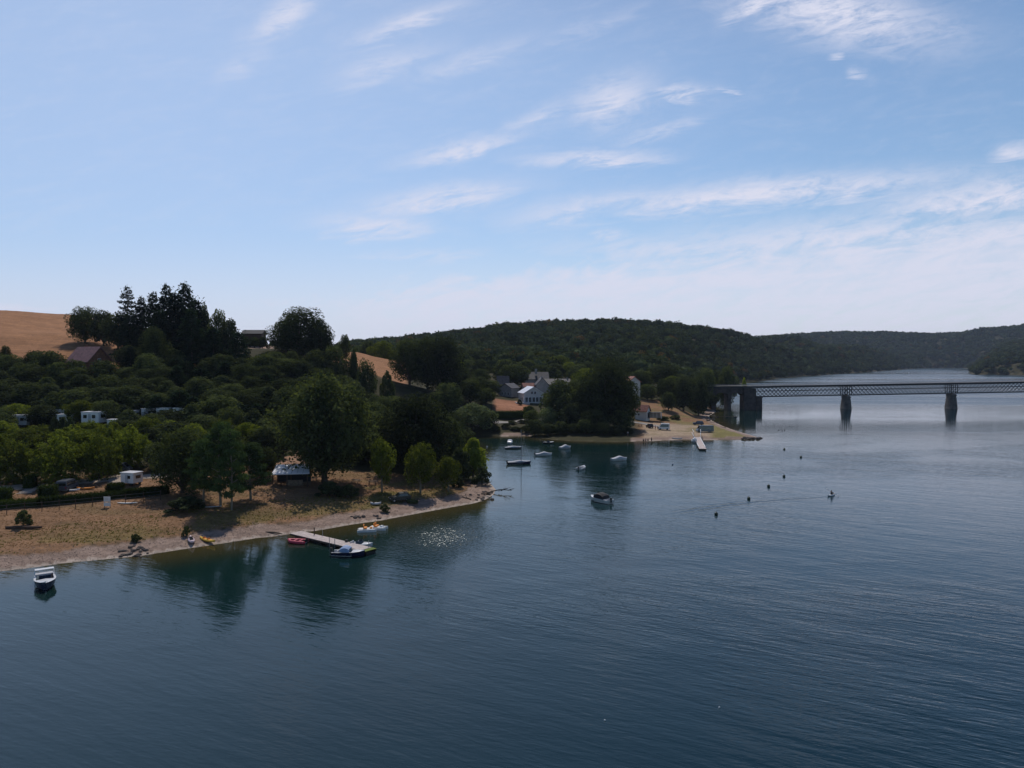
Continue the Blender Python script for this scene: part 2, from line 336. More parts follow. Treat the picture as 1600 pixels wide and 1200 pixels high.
class MB:
    def __init__(s): s.v = []; s.f = []
    def add(s, vs, fs):
        n = len(s.v); s.v += [tuple(v) for v in vs]; s.f += [tuple(i + n for i in f) for f in fs]
    def box(s, c, d, rz=0.0, taper=1.0):
        cx, cy, cz = c; a, b, h = d[0] / 2, d[1] / 2, d[2] / 2; ca, sa = math.cos(rz), math.sin(rz); vs = []
        for z, k in ((-h, 1.0), (h, taper)):
            for x, y in ((-a, -b), (a, -b), (a, b), (-a, b)):
                x, y = x * k, y * k; vs.append((cx + x * ca - y * sa, cy + x * sa + y * ca, cz + z))
        s.add(vs, [(3, 2, 1, 0), (4, 5, 6, 7), (0, 1, 5, 4), (1, 2, 6, 5), (2, 3, 7, 6), (3, 0, 4, 7)])
    def tube(s, pts, r, n=6, cap=True):
        pts = [Vector(p) for p in pts]; rs = r if isinstance(r, (list, tuple)) else [r] * len(pts); rings = []
        for i, p in enumerate(pts):
            t = (pts[min(i + 1, len(pts) - 1)] - pts[max(i - 1, 0)]).normalized()
            u = t.cross(Vector((0, 0, 1)) if abs(t.z) < 0.9 else Vector((1, 0, 0))).normalized(); v = t.cross(u)
            rings.append([p + (u * math.cos(2 * math.pi * k / n) + v * math.sin(2 * math.pi * k / n)) * rs[i] for k in range(n)])
        vs = [q for r_ in rings for q in r_]; fs = []
        for i in range(len(pts) - 1):
            for k in range(n): a = i * n + k; b = i * n + (k + 1) % n; fs.append((a, b, b + n, a + n))
        if cap: fs.append(tuple(range(n))); fs.append(tuple(range((len(pts) - 1) * n, len(pts) * n))[::-1])
        s.add(vs, fs)
    def loft(s, rings, close=True, cap=True):
        n = len(rings[0]); vs = [q for r_ in rings for q in r_]; fs = []
        for i in range(len(rings) - 1):
            for k in range(n if close else n - 1): a = i * n + k; b = i * n + (k + 1) % n; fs.append((a, b, b + n, a + n))
        if cap: fs.append(tuple(range(n))[::-1]); fs.append(tuple(range((len(rings) - 1) * n, len(rings) * n)))
        s.add(vs, fs)
    def prism(s, prof, x0, x1, axis='x'):
        """closed profile (a,z) extruded along an axis"""
        def P(a, z, t): return (t, a, z) if axis == 'x' else (a, t, z)
        n = len(prof); vs = [P(a, z, x0) for a, z in prof] + [P(a, z, x1) for a, z in prof]
        s.add(vs, [tuple(range(n)), tuple(range(n, 2 * n))[::-1]] + [(i, (i + 1) % n, (i + 1) % n + n, i + n) for i in range(n)])
    def blob(s, c, r, seed=0, amp=0.2, seg=8, ring=5):
        rr = random.Random(seed); rings = []
        for i in range(1, ring):
            th = math.pi * i / ring; rings.append([(c[0] + r[0] * math.sin(th) * math.cos(2 * math.pi * k / seg) * (1 + rr.uniform(-amp, amp)),
              c[1] + r[1] * math.sin(th) * math.sin(2 * math.pi * k / seg) * (1 + rr.uniform(-amp, amp)), c[2] - r[2] * math.cos(th)) for k in range(seg)])
        s.loft(rings, cap=True)
    def mesh(s, name, m, smooth=False):
        me = bpy.data.meshes.new(name); me.from_pydata(s.v, [], s.f); me.update()
        import bmesh
        b = bmesh.new(); b.from_mesh(me); bmesh.ops.recalc_face_normals(b, faces=b.faces); b.to_mesh(me); b.free()
        me.materials.append(m)
        if smooth: me.polygons.foreach_set('use_smooth', [True] * len(me.polygons))
        return me
    def build(s, name, m, parent=None, smooth=False, loc=None): return link(name, s.mesh(name, m, smooth), parent, loc)

# ------------------------------------------------------------------ ground
pxs = np.concatenate([np.arange(-900, -60, 20), np.arange(-60, 1240, 4.0), np.arange(1240, 2500, 12)]); nd = 430
Ds = np.exp(np.linspace(math.log(72), math.log(3600), nd))
PX, DD = np.meshgrid(pxs, Ds); GX = (PX - 800) / FP * DD; GY = DD
SD = sdist(GX, GY); GZ = Hf(GX, GY, SD)
nr, nc = GX.shape; idx = np.arange(nr * nc).reshape(nr, nc)
F = np.stack([idx[:-1, :-1], idx[:-1, 1:], idx[1:, 1:], idx[1:, :-1]], -1).reshape(-1, 4)
GM = bpy.data.materials.new('ground'); GM.use_nodes = True
me = np_mesh('ground', np.stack([GX, GY, GZ], -1).reshape(-1, 3), F, GM, True)
def C(r, g, b): return np.array([r, g, b])
nz = fbm(GX / 6, GY / 6, 4, 11) / 0.94; nz2 = fbm(GX / 1.7, GY / 1.7, 3, 21) / 0.87
dry = C(.235, .135, .074); beach = C(.275, .20, .16); green = C(.15, .125, .04); floor = C(.050, .046, .022); gold = C(.33, .165, .080); sand = C(.36, .27, .19)
def sm(x, a, b): t = np.clip((x - a) / (b - a), 0, 1); return t * t * (3 - 2 * t)
colr = np.ones(GX.shape + (3,)) * floor
def lay(wt, c):
    global colr
    colr = colr * (1 - wt[..., None]) + c * wt[..., None]
band = (GY < 158) & (PX < 790)
lay(band * sm(-SD + (nz - 0.5) * 8, -60, -40) * 1.0, dry)
fl = (PX < 330) * sm(GY, 232, 240) * (GY < 600); big = fbm(GX / 45, GY / 30, 3, 31) / .87; rowsn = .5 + .5 * np.sin((GX * .35 + GY * .9) * .55 + 5 * big)
lay(fl * 1.0, gold * 1.0); colr = colr * (1 - fl[..., None] * (.10 * rowsn + .30 * (big - .5))[..., None])
fm = sm(PX, 505, 525) * (1 - sm(PX, 630, 642)) * sm(GY, 292, 305) * (GY < 420); lay(fm, gold)
fb = sm(PX, 380, 390) * (1 - sm(PX, 425, 430)) * (GY > 300) * (GY < 360); lay(fb, C(.42, .29, .22))
lw = sm(PX, 768, 776) * (1 - sm(PX, 820, 830)) * sm(GY, 298, 301) * (1 - sm(GY, 324, 326)); lay(lw, C(.34, .16, .09))
pr = (PX > 985) & (PX < 1200) & (GY < 350) & (SD < 110); lay(pr * sm(PX, 985, 1010), dry * 1.05)
lay(pr * sm(PX, 1000, 1012) * (1 - sm(GY, 292, 300)), sand)
gstrip = band * sm(SD + (nz - .5) * 6, 6, 8.5) * (1 - sm(SD + (nz - .5) * 10, 10, 19)) * sm(nz + (PX > 620) * 0.1, 0.42, 0.62); lay(gstrip * 0.6, green)
lay(band * (1 - sm(PX, 640, 655)) * sm(PX, 560, 575) * sm(nz, .42, .55) * (SD > 6) * (SD < 20) * 0.7, green)
lay(pr * sm(PX, 1105, 1120) * (SD > 2.5) * 0.9, C(.17, .15, .045))
lay(pr * (1 - sm(PX, 1105, 1120)) * sm(SD, 8, 12) * (1 - sm(SD, 20, 26)) * sm(nz, .45, .6) * 0.7, C(.18, .15, .06))
lay(pr * sm(GY, 296, 304) * sm(nz, .5, .65) * 0.6, C(.15, .13, .05))
bw = 4.9 + (nz - 0.5) * 5.5
bch = (GY < 160) * (PX < 790) * (1 - sm(SD, bw, bw + 0.9)); lay(bch, beach)
lay((GY < 160) * (PX < 790) * np.clip(1 - np.abs(SD - bw - .45) / .45, 0, 1) * sm(nz2, .35, .5) * .85, C(.055, .042, .022))
nb_ = (GY < 160) * (PX < 790)
lay(nb_ * np.clip(1 - np.abs(SD - 1.0) / .55, 0, 1) * .55, C(.17, .125, .095))
lay(nb_ * np.clip(1 - np.abs(SD - 3.0 - 1.6 * (nz - .5)) / .3, 0, 1) * sm(nz2, .45, .6) * .7, C(.10, .075, .05))
lay(nb_ * (SD > 8) * (SD < 40) * sm(fbm(GX / 11, GY / 3.5, 3, 41) / .87, .55, .7) * .45, C(.13, .10, .045))
lay((GY > 160) * (GY < 420) * (SD < 3.0 + nz * 3) * ((PX > 985) | ((PX > 780) & (PX < 830))) * 1.0, beach * 0.95)
lay((SD < 0.9) * (SD > -0.4) * (GY < 420) * (((GY < 165) & (PX < 790)) | (PX > 985) | ((PX > 780) & (PX < 830))) * 0.7, C(.46, .39, .33))
lay((SD < -0.4) * 1.0, C(.10, .085, .05))
colr = colr * (0.82 + 0.36 * nz2[..., None]) * (0.88 + 0.24 * nz[..., None])
ca = me.color_attributes.new('zone', 'FLOAT_COLOR', 'POINT')
ca.data.foreach_set('color', np.concatenate([colr, np.ones(colr.shape[:2] + (1,))], -1).astype(np.float32).ravel())
n = NT(GM.node_tree); b = GM.node_tree.nodes['Principled BSDF']; b.inputs['Roughness'].default_value = 0.95; b.inputs['Specular IOR Level'].default_value = 0.1
at_ = n.n('ShaderNodeAttribute', attribute_name='zone'); t = n.n('ShaderNodeTexCoord')
na = n.noise(t.outputs['Object'], 1.6, 6, 0.7); nb = n.noise(n.mapping(t.outputs['Object'], (0.05, 0.4, 0.4)), 1.5, 4, 0.6)
f = n.m('ADD', n.m('MULTIPLY', n.ramp(na.outputs[0], .3, .7), 0.45), n.m('MULTIPLY', n.ramp(nb.outputs[0], .35, .65), 0.22))
vm = n.n('ShaderNodeVectorMath', operation='SCALE'); n.l(at_.outputs['Color'], vm.inputs[0]); n.l(n.m('ADD', f, 0.66), vm.inputs['Scale'])
n.l(vm.outputs[0], b.inputs['Base Color'])
bp = n.n('ShaderNodeBump', Strength=0.6, Distance=0.25); n.l(na.outputs[0], bp.inputs['Height']); n.l(bp.outputs[0], b.inputs['Normal'])
go = link('ground', me); tag(go, 'dry grass shore, campsite slope and wooded hills around the lake', 'ground', kind='structure')

# ------------------------------------------------------------------ water
wx = np.concatenate([np.linspace(-3500, -260, 20), np.arange(-250, 330, 3.0), np.linspace(340, 4000, 40)])
wy = np.concatenate([np.linspace(-900, 40, 12), np.arange(45, 330, 2.5), np.exp(np.linspace(math.log(335), math.log(3800), 90))])
WX, WY = np.meshgrid(wx, wy); WS = sdist(WX, WY); nr, nc = WX.shape; idx = np.arange(nr * nc).reshape(nr, nc)
F = np.stack([idx[:-1, :-1], idx[:-1, 1:], idx[1:, 1:], idx[1:, :-1]], -1).reshape(-1, 4)
WM = bpy.data.materials.new('lake_water'); WM.use_nodes = True
me = np_mesh('lake_water', np.stack([WX, WY, WX * 0], -1).reshape(-1, 3), F, WM, True)
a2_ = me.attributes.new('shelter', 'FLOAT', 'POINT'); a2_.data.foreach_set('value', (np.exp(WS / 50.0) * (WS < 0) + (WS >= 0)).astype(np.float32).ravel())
a_ = me.attributes.new('shallow', 'FLOAT', 'POINT'); a_.data.foreach_set('value', (1 - sm(-WS, 0, 14)).astype(np.float32).ravel())
n = NT(WM.node_tree); b = WM.node_tree.nodes['Principled BSDF']; b.inputs['IOR'].default_value = 1.333; b.inputs['Roughness'].default_value = 0.06; b.inputs['Specular Tint'].default_value = (0.71, 0.88, 1.0, 1)
at_ = n.n('ShaderNodeAttribute', attribute_name='shallow'); t = n.n('ShaderNodeTexCoord'); P_ = t.outputs['Object']
wn = n.noise(n.mapping(P_, (0.02, 0.02, 1)), 1.0, 3, 0.6)
deep = n.mix(n.ramp(wn.outputs[0], .35, .65), (0.0025, 0.018, 0.029), (0.0038, 0.023, 0.036))
lee = n.n('ShaderNodeAttribute', attribute_name='shelter')      # greener along the banks, the trees' reflection put into the colour
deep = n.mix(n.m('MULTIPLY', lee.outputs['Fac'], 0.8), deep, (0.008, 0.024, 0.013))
sh = n.m('POWER', at_.outputs['Fac'], 1.6)
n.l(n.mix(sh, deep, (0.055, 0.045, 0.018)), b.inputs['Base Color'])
# wind ripples: small crests roughly across the view, plus chop, with calmer and rougher patches
r1 = n.noise(n.mapping(P_, (0.30, 1.35, 1), (0, 0, R(26))), 1.0, 3, 0.55, 0.3)
r2 = n.noise(n.mapping(P_, (1.1, 3.0, 1), (0, 0, R(12))), 1.0, 2, 0.5)
r3 = n.noise(n.mapping(P_, (0.08, 0.24, 1), (0, 0, R(34))), 1.0, 2, 0.5)
patch = n.noise(n.mapping(P_, (0.011, 0.022, 1), (0, 0, R(-14)), (4.2, 1.3, 0)), 1.0, 4, 0.6, 0.6)
hgt = n.m('ADD', n.m('ADD', n.m('MULTIPLY', r1.outputs[0], 0.30), n.m('MULTIPLY', r2.outputs[0], 0.10)), n.m('MULTIPLY', r3.outputs[0], 0.55))
amp = n.m('ADD', n.m('MULTIPLY', n.ramp(patch.outputs[0], .38, .66), 0.75), 0.55)
gl = wat(692, 838); sx = n.n('ShaderNodeSeparateXYZ'); n.l(P_, sx.inputs[0])
shl = n.n('ShaderNodeAttribute', attribute_name='shelter')
amp = n.m('MULTIPLY', amp, n.m('SUBTRACT', 1.0, n.m('MULTIPLY', shl.outputs['Fac'], 0.68)))      # calmer in the lee of the trees
amp = n.m('MULTIPLY', amp, n.m('SUBTRACT', 1.0, n.m('MULTIPLY', n.ramp(sx.outputs[1], 170.0, 360.0), 0.76)))
lane = n.noise(n.mapping(P_, (0.0022, 0.0085, 1), (0, 0, R(8)), (2.1, 0.4, 0)), 1.0, 3, 0.6, 0.8)
wA, wB = wat(1030, 806), wat(1291, 776.5); wL = (wB - wA).length; wd = (wB - wA) / wL
wx_ = n.m('SUBTRACT', sx.outputs[0], wA.x); wy_ = n.m('SUBTRACT', sx.outputs[1], wA.y)
wt = n.m('DIVIDE', n.m('ADD', n.m('MULTIPLY', wx_, wd.x), n.m('MULTIPLY', wy_, wd.y)), wL, clamp=False)
wdst = n.m('SUBTRACT', n.m('ADD', n.m('MULTIPLY', wx_, -wd.y), n.m('MULTIPLY', wy_, wd.x)), n.m('MULTIPLY', n.m('SINE', n.m('MULTIPLY', wt, 3.1416)), 2.2))
wwid = n.m('ADD', 0.5, n.m('MULTIPLY', n.m('SUBTRACT', 1.0, wt), 1.6)); wq = n.m('DIVIDE', wdst, wwid)
wake = n.m('MULTIPLY', n.m('MULTIPLY', n.m('SINE', n.m('MULTIPLY', wdst, 3.2)), n.m('EXPONENT', n.m('MULTIPLY', n.m('MULTIPLY', wq, wq), -0.8))), n.m('MULTIPLY', n.ramp(wt, -0.02, 0.25), n.ramp(n.m('MULTIPLY', wt, -1.0), -1.03, -0.98)))
farw = n.m('MULTIPLY', n.ramp(sx.outputs[1], 360.0, 500.0), n.m('ADD', n.m('MULTIPLY', n.ramp(lane.outputs[0], 0.40, 0.56), 0.72), 0.28))
amp = n.m('ADD', amp, n.m('MULTIPLY', farw, 1.3))   # and calmer towards the bridge
ga = n.m('DIVIDE', n.m('SUBTRACT', sx.outputs[0], gl.x), 7.5); gb = n.m('DIVIDE', n.m('SUBTRACT', sx.outputs[1], gl.y), 11.0)
gust = n.m('EXPONENT', n.m('MULTIPLY', n.m('ADD', n.m('MULTIPLY', ga, ga), n.m('MULTIPLY', gb, gb)), -1.0))
hgt = n.m('ADD', n.m('ADD', n.m('MULTIPLY', hgt, amp), n.m('MULTIPLY', wake, 0.13)), n.m('MULTIPLY', n.m('MULTIPLY', gust, n.noise(n.mapping(P_, (1.9, 2.7, 1)), 1.0, 1, 0.5).outputs[0]), 0.72))
n.l(n.m('ADD', n.m('ADD', 0.06, n.m('MULTIPLY', gust, 0.20)), n.m('MULTIPLY', farw, 0.22)), b.inputs['Roughness'])
WB = n.n('ShaderNodeBump', Strength=1.0, Distance=0.27); n.l(hgt, WB.inputs['Height']); n.l(WB.outputs[0], b.inputs['Normal'])
wo_ = link('water', me); tag(wo_, 'blue rippled lake water', 'water', kind='structure')

# ------------------------------------------------------------------ trees
def leaf_quads(P, Nn, size, rg, flat=0.0):
    """small randomly turned leaf-clump faces at points P, loosely facing Nn"""
    m = len(P); d = rg.normal(size=(m, 3)); d = d / np.linalg.norm(d, axis=1)[:, None]
    nrm = Nn * 0.9 + d * (0.9 - flat); nrm /= np.linalg.norm(nrm, axis=1)[:, None] + 1e-9
    u = np.cross(nrm, rg.normal(size=(m, 3))); u /= np.linalg.norm(u, axis=1)[:, None] + 1e-9; v = np.cross(nrm, u)
    s = size * rg.uniform(0.6, 1.35, m)[:, None]; a = s * rg.uniform(0.7, 1.3, (m, 1)); b = s * rg.uniform(0.5, 0.9, (m, 1))
    V = np.stack([P - u * a, P - v * b + u * a * 0.2, P + u * a, P + v * b - u * a * 0.2], 1).reshape(-1, 3)
    return V
def ell_pts(c, r, k, rg, shell=0.72, up=0.0):
    d = rg.normal(size=(k, 3)); d /= np.linalg.norm(d, axis=1)[:, None]
    rad = shell + (1 - shell) * rg.random(k) ** 0.7; rad = np.where(rg.random(k) < 0.15, rg.random(k), rad)
    return np.array(c) + d * rad[:, None] * np.array(r), d
def limb(V, F, p0, p1, r0, r1, n=5):
    mb = MB(); mid = (Vector(p0) * .5 + Vector(p1) * .5) + Vector((random.uniform(-.02, .02), random.uniform(-.02, .02), 0.0))
    mb.tube([p0, mid, p1], [r0, (r0 + r1) / 2, r1], n); k = len(V); V += mb.v; F += [tuple(i + k for i in f) for f in mb.f]
def crown_broad(seed, quads, leaf, z0=0.22, lobes=15, shape='round', sparse=1.0):
    """unit tree: diameter 1, height 1, crown from z0 up; returns crown verts, trunk verts, trunk faces"""
    rg = np.random.default_rng(seed); rr = random.Random(seed); cs = []
    for i in range(lobes):
        t = (i + 0.5) / lobes; z = z0 + (1 - z0) * (0.14 + 0.80 * t)
        if shape == 'round': w_ = math.sin(math.pi * (0.18 + 0.74 * t)) ** 0.7
        elif shape == 'tall': w_ = math.sin(math.pi * (0.14 + 0.82 * t)) ** 0.75
        elif shape == 'cone': w_ = (1 - t) ** 0.8 * 0.95 + 0.10
        elif shape == 'dome': w_ = (1 - t ** 2.2) ** 0.6
        else: w_ = 0.8
        lr = rr.uniform(0.10, 0.19) * (0.75 + 0.25 * w_); a = i * 2.399 + rr.uniform(-.5, .5); ro = max(0, 0.5 * w_ - lr * 0.8) * rr.uniform(0.55, 1.05)
        cs.append(((ro * math.cos(a), ro * math.sin(a), min(z, 1 - lr * 1.05)), (lr, lr, lr * rr.uniform(0.95, 1.55))))
    tot = sum(c[1][0] ** 2 for c in cs); Vs = []
    for c, r in cs:
        k = int(quads * sparse * r[0] ** 2 / tot); p, d = ell_pts(c, r, k, rg); d = d + np.array([0, 0, 0.25]); Vs.append(leaf_quads(p, d, leaf, rg))
    k = int(quads * 0.16 * sparse); p, d = ell_pts((0, 0, z0 + (1 - z0) * 0.48), (0.36, 0.36, (1 - z0) * 0.42), k, rg, 0.3); Vs.append(leaf_quads(p, d, leaf * 1.2, rg))
    TV, TF = [], []; limb(TV, TF, (0, 0, -0.02), (rr.uniform(-.02, .02), rr.uniform(-.02, .02), z0 + 0.30), 0.030, 0.014, 7)
    for c, r in cs[::2]:
        limb(TV, TF, (0, 0, z0 * 0.9 + 0.1 * rr.random()), c, 0.012, 0.004, 4)
    return np.concatenate(Vs), TV, TF
def crown_conifer(seed, quads, leaf, sparse=False):
    rg = np.random.default_rng(seed); rr = random.Random(seed); Vs = []; TV, TF = [], []
    limb(TV, TF, (0, 0, -0.02), (0, 0, 0.99), 0.022, 0.003, 6)
    tiers = 16 if sparse else 20
    for i in range(tiers):
        t = i / tiers; z = 0.10 + 0.88 * t; L = 0.5 * (1 - t) ** (0.8 if not sparse else 0.55) * rr.uniform(0.85, 1.1) + 0.02; nb = 7 if sparse else 10
        for k in range(nb):
            a = 2 * math.pi * (k + rr.random() * 0.7) / nb; zj = z + rr.uniform(-.03, .03); L2 = L * rr.uniform(0.7, 1.12); m = max(4, int(quads / (tiers * nb) * (L2 / 0.27)))
            s = rg.random(m) ** 0.7; droop = -0.10 * s * L2 * 2 + (0.10 * s ** 2 * L2 * 2 if sparse else 0)
            wd = (0.09 if sparse else 0.10) * (1.1 - s)
            P = np.stack([math.cos(a) * L2 * s - math.sin(a) * wd * rg.normal(size=m), math.sin(a) * L2 * s + math.cos(a) * wd * rg.normal(size=m), zj + droop + rg.normal(size=m) * (0.006 if sparse else 0.012)], -1)
            Vs.append(leaf_quads(P, np.tile([0, 0, 1.0], (m, 1)), leaf, rg, 0.3))
            if sparse: limb(TV, TF, (0, 0, zj), (math.cos(a) * L2 * .9, math.sin(a) * L2 * .9, zj - 0.08 * L2), 0.005, 0.002, 4)
    return np.concatenate(Vs), TV, TF
def crown_pine(seed, quads, leaf):
    rg = np.random.default_rng(seed); rr = random.Random(seed); Vs = []; TV, TF = [], []
    limb(TV, TF, (0, 0, -0.02), (rr.uniform(-.03, .03), 0.02, 0.95), 0.028, 0.008, 7)
    for i in range(24):
        t = i / 24; z = 0.20 + 0.76 * t; a = i * 2.4 + rr.random(); L = 0.46 * math.sin(math.pi * (0.25 + 0.7 * t)) * rr.uniform(0.6, 1.0); c = (L * .75 * math.cos(a), L * .75 * math.sin(a), z + .02)
        p, d = ell_pts(c, (0.19, 0.19, 0.045), quads // 24, rg, 0.2); Vs.append(leaf_quads(p, d + np.array([0, 0, .8]), leaf, rg)); limb(TV, TF, (0, 0, z - 0.06), c, 0.008, 0.003, 4)
    return np.concatenate(Vs), TV, TF
def crown_fringe(seed, quads, leaf, z0=0.18):
    """rounded willow-like crown of upright shoots"""
    rg = np.random.default_rng(seed); rr = random.Random(seed); Vs = []; TV, TF = [], []
    limb(TV, TF, (0, 0, -0.02), (0, 0, z0 + .2), 0.035, 0.02, 7)
    n_ = 300; d = rg.normal(size=(n_, 3)); d[:, 2] = np.abs(d[:, 2]) * 1.2 - 0.72; d /= np.linalg.norm(d, axis=1)[:, None]
    bump = 0.82 + 0.18 * np.sin(d[:, 0] * 7 + seed) * np.cos(d[:, 1] * 6)
    for k in range(n_):
        m = quads // n_; s = 0.45 + 0.62 * rg.random(m) ** 0.6; q = d[k] * s[:, None] * bump[k] + rg.normal(size=(m, 3)) * 0.035
        P = np.stack([q[:, 0] * .5, q[:, 1] * .5, z0 + (1 - z0) * 0.34 + q[:, 2] * (1 - z0) * 0.64 + 0.02 * s], -1)
        Vs.append(leaf_quads(P, np.tile(d[k], (m, 1)), leaf, rg))
    for k in range(8):
        a = k * .8; limb(TV, TF, (0, 0, z0), (.3 * math.cos(a), .3 * math.sin(a), .6), 0.012, 0.004, 4)
    return np.concatenate(Vs), TV, TF
LIB = {}
def lib(key):
    if key in LIB: return LIB[key]
    kind, i = key; sd_ = hash_seed = {'round':10,'oak':30,'tall':50,'bright':70,'fringe':90,'spruce':110,'lone':130,'pine':150,'young':170,'bush':190,'silver':210,'cone':230,'yellow':250,'hero':270}[kind] + i
    if kind == 'round': V, TV, TF = crown_broad(sd_, 5400, .021, .05, 24 + i, 'round'); m = 'broad'
    elif kind == 'oak': V, TV, TF = crown_broad(sd_, 10000, .0155, .05, 38, 'round'); m = 'oak'
    elif kind == 'hero': V, TV, TF = crown_broad(sd_, 17000, .0135, .09, 60, 'tall'); m = 'broad'
    elif kind == 'tall': V, TV, TF = crown_broad(sd_, 6000, .022, .06, 28, 'tall'); m = 'broad'
    elif kind == 'cone': V, TV, TF = crown_broad(sd_, 4000, .024, .10, 18, 'cone'); m = 'broad'
    elif kind == 'silver': V, TV, TF = crown_broad(sd_, 6000, .018, .06, 22, 'dome'); m = 'silver'
    elif kind == 'bright': V, TV, TF = crown_broad(sd_, 5200, .021, .05, 18, 'tall'); m = 'bright'
    elif kind == 'yellow': V, TV, TF = crown_broad(sd_, 4200, .026, .06, 18, 'cone'); m = 'yellow'
    elif kind == 'fringe': V, TV, TF = crown_fringe(sd_, 17000, .0165, .02); m = 'bright'
    elif kind == 'spruce': V, TV, TF = crown_conifer(sd_, 7000, .022); m = 'conifer'
    elif kind == 'lone': V, TV, TF = crown_conifer(sd_, 3200, .022, True); m = 'conifer'
    elif kind == 'pine': V, TV, TF = crown_pine(sd_, 8500, .017); m = 'pine'
    elif kind == 'young': V, TV, TF = crown_broad(sd_, 3400, .022, .20, 20, 'tall', 1.0); m = 'bright'
    elif kind == 'bush': V, TV, TF = crown_broad(sd_, 2400, .034, .02, 10, 'dome'); m = 'broad'
    F = np.arange(len(V)).reshape(-1, 4)
    cm = np_mesh(kind + '_crown', V, F, LEAF[m])
    tm = bpy.data.meshes.new(kind + '_trunk'); tm.from_pydata([tuple(v) for v in TV], [], TF); tm.update(); tm.materials.append(M_BARKP if kind in ('young', 'pine') else M_BARK)
    LIB[key] = (cm, tm); return LIB[key]
NAME = {'round':'broadleaf_tree','oak':'oak_tree','hero':'broadleaf_tree','tall':'broadleaf_tree','cone':'broadleaf_tree','silver':'willow_tree','bright':'broadleaf_tree','yellow':'leafy_shrub',
        'fringe':'round_tree','spruce':'conifer_tree','lone':'conifer_tree','pine':'pine_tree','young':'young_tree','bush':'bush'}
ADJ = {'round': 'round crowned', 'oak': 'broad dark', 'tall': 'tall oval', 'cone': 'pointed', 'bright': 'lighter green', 'fringe': 'feathery round', 'spruce': 'dark conifer'}
TREES = []
def tree(kind, p, width, height, label, group=None, var=None, cat=None):
    nv = {'round':4,'oak':3,'tall':4,'bright':2,'fringe':3,'spruce':3,'pine':2,'young':3,'bush':3,'silver':2,'cone':3}.get(kind, 1)
    i = var if var is not None else random.randrange(nv); cm, tm = lib((kind, i))
    e = empty(NAME[kind], p, random.uniform(0, 6.28), label=label, cat=cat or ('bush' if kind in ('bush', 'yellow') else 'tree'), group=group)
    e.location.z -= 0.1
    e.scale = (width * 1.15, width * 1.15, height)
    t_ = link('trunk' if kind not in ('bush', 'yellow') else 'stem', tm, e); c_ = link('crown' if kind not in ('bush', 'yellow') else 'foliage', cm, e)
    TREES.append((p.x, p.y, width / 2)); return e
def tr(kind, px, D, ytop, wpx, label, group=None, var=None, cat=None):
    """tree rooted on the ground at column px and depth D, its top seen at row ytop"""
    p = gd(px, D); top = CAM_H + (563 - ytop) / FP * D; return tree(kind, p, wpx / FP * D, max(1.5, top - p.z), label, group, var, cat)
def trb(kind, px, py, ytop, wpx, label, group=None, var=None, cat=None):
    """tree whose foot is seen at pixel (px, py)"""
    p = on(px, py); top = CAM_H + (563 - ytop) / FP * p.y; return tree(kind, p, wpx / FP * p.y, max(0.5, top - p.z), label, group, var, cat)

# --- single trees near the water
tr('hero', 506, 146, 588, 152, 'tallest broad green tree standing above the wooden jetty')
tr('oak', 648, 160, 618, 128, 'wide dark green tree right of the tall tree on the beach meadow', var=1)
tr('tall', 572, 172, 640, 90, 'dark tree filling the gap between the two big trees on the meadow')
tr('round', 618, 170, 646, 62, 'leafy tree filling in left of the wide dark tree')
tr('tall', 700, 176, 654, 60, 'leafy tree behind the small tree near the tip of the spit')
tr('round', 724, 184, 672, 44, 'rounded tree behind the bushes at the tip of the spit')
tr('tall', 540, 176, 640, 60, 'dark tree just right behind the tallest tree')
tr('tall', 414, 166, 664, 66, 'dark tree behind the left end of the white roofed shelter')
trb('young', 597, 768, 686, 46, 'slim young tree left of the parked dark car', var=0)
trb('young', 657, 770, 692, 54, 'young tree with pale trunk behind the dark car', var=1)
trb('young', 701, 768, 714, 46, 'small low branched green tree near the tip of the spit', var=2)
trb('yellow', 740, 748, 684, 56, 'bright yellow green shrub at the tip of the spit')
trb('bush', 720, 752, 700, 44, 'green bush beside the yellow green shrub', var=0)
trb('bush', 753, 757, 728, 30, 'dark low bush above the driftwood at the tip', var=1)
trb('bush', 716, 762, 745, 22, 'low green bush under the small tree at the spit', var=2)
for px, py, yt, wd, lb in ((345, 791, 657, 66, 'tallest dark pine of the group over the meadow'), (362, 797, 668, 56, 'pine with bare trunk closest to the beach'), (318, 784, 684, 58, 'left pine of the group over the meadow'), (392, 781, 690, 62, 'right pine of the group over the meadow')):
    trb('pine', px, py, yt, wd, lb, 'pines over the meadow')
tr('oak', 282, 132, 668, 100, 'large dark rounded tree left of the pines', var=0)
tr('round', 250, 148, 690, 60, 'leafy tree above the small white cabin')
tr('oak', 408, 146, 700, 58, 'dark leafy tree hiding the left end of the white roof', var=2)
trb('bush', 292, 797, 776, 62, 'dark spreading bush in the shade left of the pines', var=0)
trb('bush', 37, 822, 797, 24, 'dark bush behind the long log on the meadow', var=1)
trb('bush', 212, 846, 835, 17, 'low green bush above the shore rocks', var=2)
trb('bush', 291, 838, 822, 13, 'small dark bush beside the pale pink kayak', var=1)
trb('bush', 601, 800, 788, 18, 'small bush on the grass left of the beached boat', var=2)
trb('bush', 515, 775, 752, 40, 'bush at the foot of the tallest tree', var=0)
trb('bush', 545, 778, 757, 34, 'bush right of the tallest tree trunk', var=1)
# --- front row of round bright trees along the campsite
for px, D, yt, wd, lb in ((14, 136, 684, 62, 'leftmost round tree of the campsite front row'), (88, 137, 680, 84, 'broadest bright round tree of the campsite front row'),
                         (154, 140, 676, 56, 'upright round tree right of the broadest one in the front row'), (200, 150, 664, 58, 'round tree of the front row left of the dark big tree')):
    tr('fringe', px, D, yt, wd, lb, 'round trees in the campsite front row')
